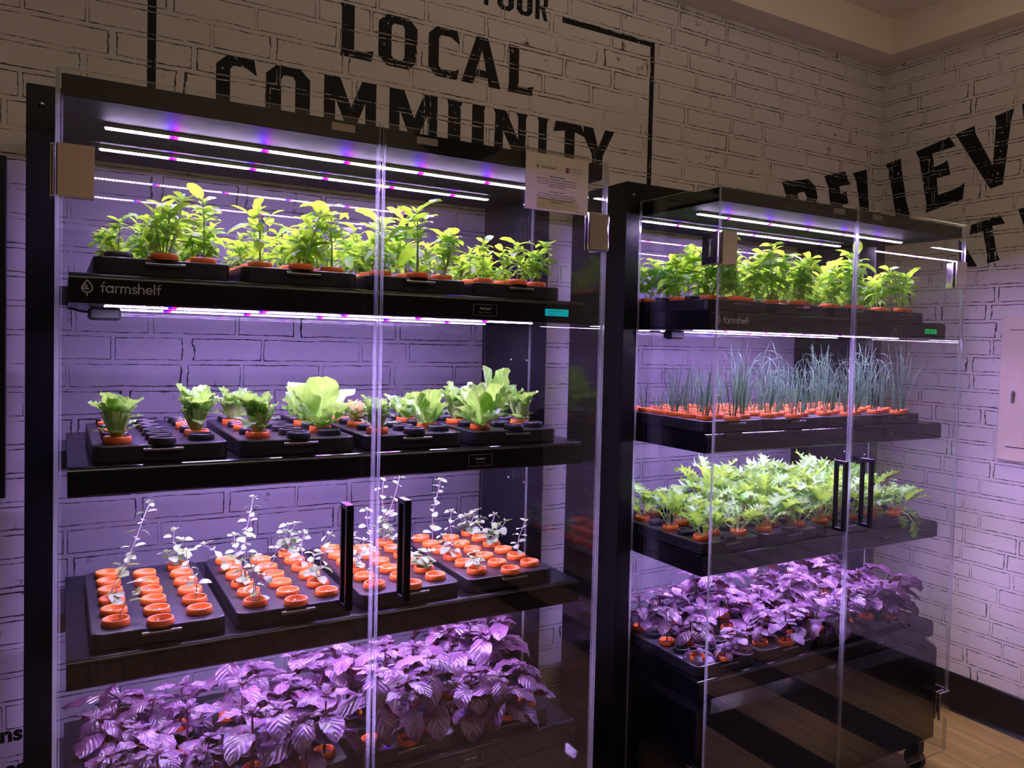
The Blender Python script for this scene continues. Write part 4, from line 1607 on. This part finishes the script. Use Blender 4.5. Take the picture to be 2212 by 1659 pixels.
def pot(ci, si, ti, c, k, kind, cat, desc, parts, orange=True, rz=0.0, sc=1.0, group=None, szz=None, stem_tilt=None, z_sc=None):
    x = 0.065 + 0.2835 * ti + COLX[c] + TDX[ci]
    y = (0.14 if c != 1 else 0.10) + 0.08 * k
    loc, r0 = place(ci, x, y, ZSH[si] + 0.0002 + TRAY_H + 0.0001)
    if parts:
        rz, sc, z_sc = fit_inside(parts, x, y, si, rz, sc, z_sc or sc)
    col = ('black' if not orange else 'orange')
    label = '%s, %s cabinet %s shelf, %s tray, %s column, %s' % (desc, CABN[ci], SHN[ci][si], NTH[ti], CN[c], RN[k])
    t = thing(kind, label, cat, loc, r0 + rz, group)
    obj('net_cup', CUP_O if orange else CUP_K, 'orange_cup', t)
    for nm_, me in parts:
        o = bpy.data.objects.new(nm_, me)
        COL.objects.link(o)
        o.parent = t
        o.scale = (sc, sc, z_sc or sc)
        if abs((z_sc or sc) - 1) > 1e-6:
            o.location = (0, 0, 0.003 * (1 - (z_sc or sc)))
    return t


R = random.Random(5)
# --- left cabinet, top shelf: Thai basil
BAS = variants(basil, 100, [(0.155,), (0.14,), (0.165,), (0.13,), (0.15,), (0.12,), (0.17,), (0.135,)])
for ti in range(4):
    for c in range(3):
        for k in range(6):
            x = 0.065 + .2835 * ti + COLX[c]
            # outline of the row of tops along the shelf
            hts = [(0.05, .075), (.13, .085), (.20, .145), (.26, .165), (.30, .125), (.39, .145), (.49, .155), (.58, .15), (.63, .125), (.73, .175), (.80, .18), (.85, .13), (1.0, .11), (1.12, .125), (1.25, .10)]
            h = float(np.interp(x, [a for a, _ in hts], [q for _, q in hts]))
            if k >= 1:
                h *= R.uniform(.6, .95)
            if k >= 4 and ti == 0:
                h *= .8
            v = R.randrange(8)
            base = (0.155, 0.14, 0.165, 0.13, 0.15, 0.12, 0.17, 0.135)[v]
            org = not (ti == 0 and c == 0 and k == 0)
            pot(0, 0, ti, c, k, 'potted_basil', 'potted plant', 'bushy green basil', BAS[v], org, R.uniform(0, 6.28), max(.62, h / base), 'basil plants on the left cabinet top shelf', z_sc=h / base)
# --- right cabinet, top shelf: larger basil
BAS2 = variants(basil, 300, [(0.20, .066), (0.18, .064), (0.19, .070), (0.17, .062), (0.21, .068), (0.16, .064)])
for ti in range(4):
    for c in range(3):
        for k in range(6):
            if (k % 2 == 1) and c != 1 and k != 5:
                pot(1, 0, ti, c, k, 'empty_net_cup', 'net cup', 'empty black net cup', [], False, group='empty cups on the right cabinet top shelf')
                continue
            v = R.randrange(6)
            base = (0.20, 0.18, 0.19, 0.17, 0.21, 0.16)[v]
            h = R.uniform(.13, .19) + (.02 if k == 0 else 0)
            if ti == 0 and c == 0 and k == 0:
                h = .21
            if ti == 3:
                h *= .85
            pot(1, 0, ti, c, k, 'potted_basil', 'potted plant', 'large leaved green basil', BAS2[v], True, R.uniform(0, 6.28), max(.8, h / base), 'basil plants on the right cabinet top shelf', z_sc=h / base)

# --- left cabinet, lettuce shelf
rg = random.Random(11)
LET = {
    (0, 0, 0): ('cut romaine head with stubby stalks', romaine(rg, .115)),
    (0, 2, 1): ('cut romaine with one broad leaf', romaine(rg, .125, wide=1.35)),
    (1, 0, 0): ('square topped cut romaine head', romaine(rg, .118, wide=1.2)),
    (1, 0, 4): ('frilly cut lettuce', romaine(rg, .105)),
    (1, 2, 1): ('tallest romaine with broad leaves', romaine(rg, .15, False, wide=1.15)),
    (1, 2, 3): ('loose blue green lettuce', romaine(rg, .11, False)),
    (2, 0, 0): ('slim pale lettuce behind door gap', romaine(rg, .10)),
    (2, 0, 2): ('yellow edged frilly lettuce', romaine(rg, .085, mat='yellow_lettuce_leaf')),
    (2, 0, 4): ('small pale lettuce', romaine(rg, .06)),
    (2, 2, 3): ('round leaved soft lettuce', romaine(rg, .095, False, wide=1.3)),
    (2, 2, 1): ('grey green soft lettuce', romaine(rg, .105, False, wide=1.2)),
    (3, 0, 0): ('open soft lettuce', romaine(rg, .12, False, wide=1.25)),
    (3, 0, 2): ('tall frilly lettuce column', romaine(rg, .125)),
    (3, 2, 3): ('tall upright soft lettuce', romaine(rg, .15, False, wide=1.1)),
    (3, 2, 1): ('vase shaped cut romaine', romaine(rg, .11)),
}
DEAD = {(0, 0, 2), (0, 0, 4), (0, 2, 3), (1, 0, 2)}
for ti in range(4):
    for c in range(3):
        for k in range(6):
            if (ti, c, k) in LET:
                d_, p_ = LET[(ti, c, k)]
                pot(0, 1, ti, c, k, 'potted_lettuce', 'potted plant', d_, p_, True, rg.uniform(-.5, .5), 1.0)
            elif (ti, c, k) in DEAD:
                pot(0, 1, ti, c, k, 'lettuce_stump', 'potted plant', 'harvested orange cup', dead_roots(rg), True, 0, 1.0, 'harvested cups on the lettuce shelf')
            else:
                pot(0, 1, ti, c, k, 'empty_net_cup', 'net cup', 'empty black cup', [], False, 0, 1.0, 'empty black cups on the lettuce shelf')

# --- left cabinet, mint shelf: tips measured as (dx, dy, height) above the cup
rg = random.Random(23)
MT = {
    (0, 0, 0): ('leaning leafy mint sprig', [(.045, 0, .085)], .8),
    (0, 0, 2): ('tallest right leaning mint', [(.080, 0, .225), (.035, 0, .10)], .9),
    (0, 2, 5): ('bushy mint clump', [(-.01, 0, .105), (.01, .01, .07), (-.025, 0, .045)], 1),
    (0, 2, 1): ('upright mint sprig', [(-.018, 0, .12)], .85),
    (1, 0, 0): ('three stemmed mint', [(-.022, 0, .165), (.0, 0, .11), (.045, 0, .125)], .7),
    (1, 0, 2): ('very tall mint', [(.018, 0, .22), (-.02, 0, .13), (.02, .0, .07)], 1),
    (1, 0, 4): ('left leaning mint', [(-.065, 0, .075)], 1),
    (1, 2, 5): ('dense mint bush', [(.015, 0, .09), (-.01, .0, .07), (0, .01, .085), (.03, 0, .06)], 1),
    (1, 2, 3): ('slender mint sprig', [(.004, 0, .10)], .9),
    (1, 2, 1): ('forked pale mint', [(.022, 0, .125), (-.01, 0, .075)], .9),
    (2, 0, 2): ('leafy mint', [(-.008, 0, .10), (.02, 0, .08)], 1),
    (2, 0, 0): ('short leafy mint', [(-.006, 0, .095)], 1),
    (2, 1, 4): ('thin tall mint stem', [(-.012, 0, .135)], .45),
    (2, 2, 5): ('tall forked mint', [(-.005, 0, .215), (.045, 0, .22), (0, .01, .07)], .75),
    (2, 2, 3): ('low mint bush', [(.0, 0, .06), (.015, 0, .045)], 1),
    (2, 2, 1): ('compact mint bush', [(-.012, 0, .055), (.012, 0, .05), (-.025, 0, .045)], 1),
    (3, 0, 4): ('single tall mint stem', [(.022, 0, .20)], .6),
    (3, 0, 2): ('pink tipped mint', [(-.008, 0, .135), (-.03, 0, .07)], .8),
    (3, 2, 5): ('spreading mint bush', [(.02, 0, .075), (-.03, 0, .055), (-.01, .01, .06), (.04, 0, .05)], 1),
    (3, 2, 3): ('wide mint bush', [(.005, 0, .095), (-.045, 0, .075), (.045, 0, .07), (.02, 0, .06)], 1),
    (3, 2, 1): ('right leaning mint', [(.022, 0, .105)], .9),
    (3, 0, 0): ('small mint sprig', [(-.005, 0, .055)], .9),
}
SEED = [seedling(random.Random(900 + i)) for i in range(5)]
for ti in range(4):
    for c in range(3):
        for k in range(6):
            if (ti, c, k) in MT:
                d_, stx, den = MT[(ti, c, k)]
                pot(0, 2, ti, c, k, 'potted_mint', 'potted plant', d_, mint(rg, stx, dense=den), True, 0, 1.0)
            else:
                pot(0, 2, ti, c, k, 'mint_seedling', 'potted plant', 'tiny mint seedling', SEED[rg.randrange(5)], True, rg.uniform(0, 6.28), 1.0, 'mint seedlings in orange cups')

# --- purple basil, both cabinets
PUR = variants(purple, 500, [(.15, 1.05), (.17, 1.1), (.13, 1.0), (.19, 1.1), (.16, 1.15), (.12, .95), (.18, 1.0)])
PB = (.15, .17, .13, .19, .16, .12, .18)
SMALL = variants(purple, 700, [(.055, .6), (.05, .55)])
for ci in (0, 1):
    for ti in range(4):
        for c in range(3):
            for k in range(6):
                if k % 2 == 1:
                    pot(ci, 3, ti, c, k, 'empty_net_cup', 'net cup', 'empty black cup', [], False, 0, 1.0, 'empty cups on the %s cabinet purple basil shelf' % CABN[ci])
                    continue
                if ci == 1 and ti == 0 and c in (0, 1) and k == 0:
                    pot(ci, 3, ti, c, k, 'potted_purple_basil', 'potted plant', 'stunted purple basil', SMALL[c], True, 0, 1.0, None)
                    continue
                v = R.randrange(7)
                if ci == 0:
                    h = (.13, .17, .19, .20)[ti] * R.uniform(.9, 1.1)
                    if ti == 0 and c == 0:
                        h = .12 + .02 * k / 2
                    if ti == 3 and k == 0:
                        h = .13
                else:
                    h = (.10, .13, .15, .15)[ti] * R.uniform(.85, 1.1) + .018 * k / 2
                s = max(.72, min(1.15, h / PB[v]))
                pot(ci, 3, ti, c, k, 'potted_purple_basil', 'potted plant', 'drooping purple basil', PUR[v], True, R.uniform(0, 6.28), s, 'purple basil in the %s cabinet' % CABN[ci], z_sc=h / PB[v])

# --- chives
CHV = variants(chive, 1200, [(.265, 12), (.23, 11), (.24, 9), (.18, 9), (.28, 13), (.14, 6), (.10, 4)])
for ti in range(4):
    for c in range(3):
        for k in range(6):
            v = R.choice((0, 1, 2, 3, 4, 4, 0)) if not (ti == 0 and (k in (1, 3) or k >= 4)) else R.choice((5, 6, 6))
            if k >= 1 and R.random() < .5:
                v = R.choice((5, 6, 3))
            if ti == 0 and c == 0 and k == 4:
                v = 5
            pot(1, 1, ti, c, k, 'potted_chives', 'potted plant', ('tall chive clump', 'tall chive clump', 'slender chive clump', 'medium chive clump', 'tall chive clump', 'short chive clump', 'sparse young chives')[v], CHV[v], True, R.uniform(0, 6.28), 1.0, 'chives in orange cups')

# --- mustard greens
MUS = variants(mustard, 1500, [(.17, 8), (.19, 8), (.16, 7), (.20, 9, .8), (.15, 7, 1.2), (.21, 9, .7)])
MH = (.17, .19, .16, .20, .15, .21)
for ti in range(4):
    for c in range(3):
        for k in range(6):
            if (ti, c, k) == (3, 1, 0):
                continue      # the odd herb stands here
            planted = (k % 2 == 0) if c != 1 else (k % 2 == 1)
            if not planted:
                pot(1, 2, ti, c, k, 'empty_net_cup', 'net cup', 'empty black cup', [], False, 0, 1.0, 'empty black cups on the mustard shelf')
                continue
            v = R.randrange(6)
            h = (.13, .17, .19, .16)[ti] + .028 * k / 2
            if ti == 0 and k >= 3:
                h = .12
            if ti == 3 and k < 2:
                h = .12
            h = min(h, .235)
            pot(1, 2, ti, c, k, 'potted_mustard', 'potted plant', 'feathery mustard greens', MUS[v], True, R.uniform(0, 6.28), max(.75, min(1.1, h / MH[v])), 'mustard greens in orange cups', z_sc=h / MH[v])

# ------------------------------------------------------------------ the odd upright plant at the right end of the mustard shelf
rg = random.Random(77)
fol, st = MB(), MB()
pts = bent((0, 0, .003), (0.02, 0, 1), .135, UP * .1, 9, rg, .02)
st.tube(pts, [.0022 - .0009 * i / 9 for i in range(10)], 5)
for i in range(3, 10):
    for sg in (0, pi):
        l = .030 - .002 * (i - 3)
        dd = rad((i % 2) * 1.2 + sg + .2, .25)
        leaf(fol, pts[i], dd, UP, l, l * .55, sh_ovate, .7, .3, 10, 2, serr=.18, rng=rg)
for a, el, l in ((-1.2, .3, .075), (-1.9, .1, .06), (-.4, .4, .07), (3.0, .4, .06)):
    dd = rad(a, el)
    q = bent((0, 0, .004), dd, l * .7, UP * -.2, 4, rg, .02)
    st.tube(q, [.002, .0018, .0016, .0014, .0012], 5)
    leaf(fol, q[-1], (q[-1] - q[-2]), UP, l * .85, l * .62, lambda t: 0.10 + 0.95 * (sin(pi * (.06 + .9 * t)) ** .7), 1.5, .3, 16, 3, ruf=.005, serr=.3, rng=rg)
# one leaf trails over the tray edge
q = [Vector(p) for p in ((0, 0, .004), (.004, -.03, .022), (.006, -.062, .012), (.008, -.080, -.008))]
st.tube(q, [.002, .0018, .0015, .0012], 5)
leaf(fol, q[-1], (0.05, -.15, -1), (0, -1, .1), .062, .048, lambda t: 0.10 + 0.95 * (sin(pi * (.06 + .9 * t)) ** .7), .1, .15, 16, 3, ruf=.004, serr=.3, rng=rg)
ODD = [('foliage', fol.mesh('foliage', ['mustard_leaf'])), ('stem', st.mesh('stem', ['pale_stem']))]
loc, r0 = place(1, 0.065 + .2835 * 3 + COLX[1] + TDX[1], 0.10, ZSH[2] + 0.0003 + TRAY_H)
t = thing('potted_mint', 'upright toothed herb with one leaf trailing over its tray, right end of the mustard shelf', 'potted plant', loc, r0)
obj('net_cup', CUP_O, 'orange_cup', t)
for nm_, me in ODD:
    o = bpy.data.objects.new(nm_, me)
    COL.objects.link(o)
    o.parent = t

# ------------------------------------------------------------------ paper sign in its acrylic sleeve
sx0, sx1, sz0, sz1 = 1.006, 1.197, 1.953, 2.098
t = thing('paper_sign', 'printed paper notice in a clear sleeve hung on the left cabinet right door', 'sign', (0, 0, 0))
yy = -0.0045
m_, nt, out = new_mat('thin_paper')
dd_ = N(nt, 'ShaderNodeBsdfDiffuse'); dd_.inputs[0].default_value = (0.82, 0.78, 0.66, 1)
tt_ = N(nt, 'ShaderNodeBsdfTranslucent'); tt_.inputs[0].default_value = (0.8, 0.74, 0.72, 1)
mm_ = N(nt, 'ShaderNodeMixShader', i_0=0.35)
L(nt, dd_.outputs[0], mm_.inputs[1]); L(nt, tt_.outputs[0], mm_.inputs[2]); L(nt, mm_.outputs[0], out.inputs[0])
MATS['thin_paper'] = m_
b = MB(); b.box((sx0, yy, sz0), (sx1, yy + 0.0003, sz1), 0)
pp = obj('paper_sheet', b, 'thin_paper', t)
b = MB()
b.box((sx0 - 0.002, yy - 0.0016, sz0 - 0.002), (sx1 + 0.002, yy - 0.0006, sz1 + 0.006), 0)
b.box((sx0 - 0.002, yy + 0.0016, sz0 - 0.002), (sx1 + 0.002, yy + 0.0026, sz1 + 0.012), 0)
b.box((sx0 - 0.002, yy + 0.0026, sz1 + 0.0105), (sx1 + 0.002, 0.0112, sz1 + 0.012), 0)
obj('clear_sleeve', b, 'clear_acrylic', t)
b = MB(); b.box((1.04, yy + 0.0005, 1.958), (1.165, yy + 0.0012, 1.986), 0)
obj('mounting_pad', b, 'ink', t)
sc = 0.046 / FSW
yt = yy
obj('logo_lettering', strokes(FS, .2, (1.052, 2.061), sc, yt, 0.0001), 'ink', pp)
obj('logo_leaf', strokes(DROP, .16, (1.042, 2.0605), 0.0068, yt, 0.0001), 'ink', pp)


def ptxt(s_, size, x, z, mat='ink', bold=0.0, nm='print'):
    text_mesh(s_, size, pp, nm, mat, (x, yt - 0.0001, z), bold=bold)


ptxt('x', 0.006, 1.111, 2.064)
b = MB(); b.box((1.126, yt - .0002, 2.057), (1.1305, yt - .00005, 2.071), 0)
obj('crest_blue', b, 'blue_ink', pp)
b = MB(); b.box((1.1305, yt - .0002, 2.057), (1.1365, yt - .00005, 2.071), 0)
obj('crest_red', b, 'red_ink', pp)
ptxt('AMERICAN', 0.0082, 1.158, 2.0685, 'grey_ink')
ptxt('UNIVERSITY', 0.0078, 1.158, 2.0600, 'grey_ink')
ptxt('WASHINGTON, DC', 0.0028, 1.158, 2.0545, 'grey_ink')
ptxt('What is Farmshelf?', 0.0056, 1.1, 2.042, bold=.00012)
for i, s_ in enumerate(('Farmshelf is a smart, bookshelf-sized vertical farm that allows for', 'anyone, anywhere, to grow high quality produce on site, year', "round. There's no shipping, no packaging and no food waste. It", "can't get more local than that!")):
    ptxt(s_, 0.0047, 1.1, 2.0350 - .0062 * i, bold=.00006)
ptxt('How does it work?', 0.0056, 1.1, 2.003, bold=.00012)
for i, s_ in enumerate(('Custom LED lights and advanced control systems speed up', 'plant growth by more than 2x. The growth process is pesticide,', 'herbicide, and soil free, all while using 90% less water than', 'traditional farming.')):
    ptxt(s_, 0.0047, 1.1, 1.9960 - .0062 * i, bold=.00006)
ptxt('farmshelf.com', 0.004, 1.175, 1.959)

# ------------------------------------------------------------------ electrical panel on the right wall
t = thing('electrical_panel', 'beige painted metal electrical panel with a latch on the right wall', 'electrical panel', (XR, 0.182, 1.147))
py1, pz = -0.36, 0.629
b = MB()
b.bbox((-0.016, py1 - 0.114 + 0.0, 0.0), (-0.0003, 0.0, pz), 0.002)
fr = obj('panel_frame', b, 'panel_enamel', t)
b = MB(); b.bbox((-0.0195, py1 - 0.09 + 0.02, 0.062), (-0.0162, -0.038, pz - 0.056), 0.001)
dr = obj('panel_door', b, 'panel_enamel', t)
b = MB()
b.box((-0.0166, py1 - 0.075, pz - 0.0555), (-0.0161, -0.036, pz - 0.0530), 0)
b.box((-0.0166, py1 - 0.075, 0.0585), (-0.0161, -0.036, 0.0615), 0)
obj('door_seam', b, 'dark_hole', fr)
b = MB()
b.tube([(-0.0197, -0.066, 0.30), (-0.028, -0.066, 0.30)], 0.008, 12)
b.bbox((-0.032, -0.071, 0.255), (-0.0275, -0.061, 0.305), 0.0015)
obj('latch', b, 'steel', dr)

# ------------------------------------------------------------------ black board at the left edge of the picture
t = thing('wall_board', 'black hanging board with white lettering left of the left cabinet', 'board', (-0.114, YW, 1.1515))
b = MB(); b.bbox((-0.62, -0.03, 0.0), (0.0, -0.0006, 0.922), 0.002)
bd = obj('board_panel', b, 'black_vinyl', t)
text_mesh('o', 0.045, bd, 'lettering', 'white_print', (-0.0265, -0.0303, 0.046))
# mural words low on the wall at the left edge
text_mesh('ns', 0.060, wall_back, 'lettering_small', 'floor_black', (kx(-0.096), YW - 0.0002, kz(0.523)), bold=0.0022)
text_mesh('es', 0.060, wall_back, 'lettering_small', 'floor_black', (kx(-0.088), YW - 0.0002, kz(0.428)), bold=0.0022)
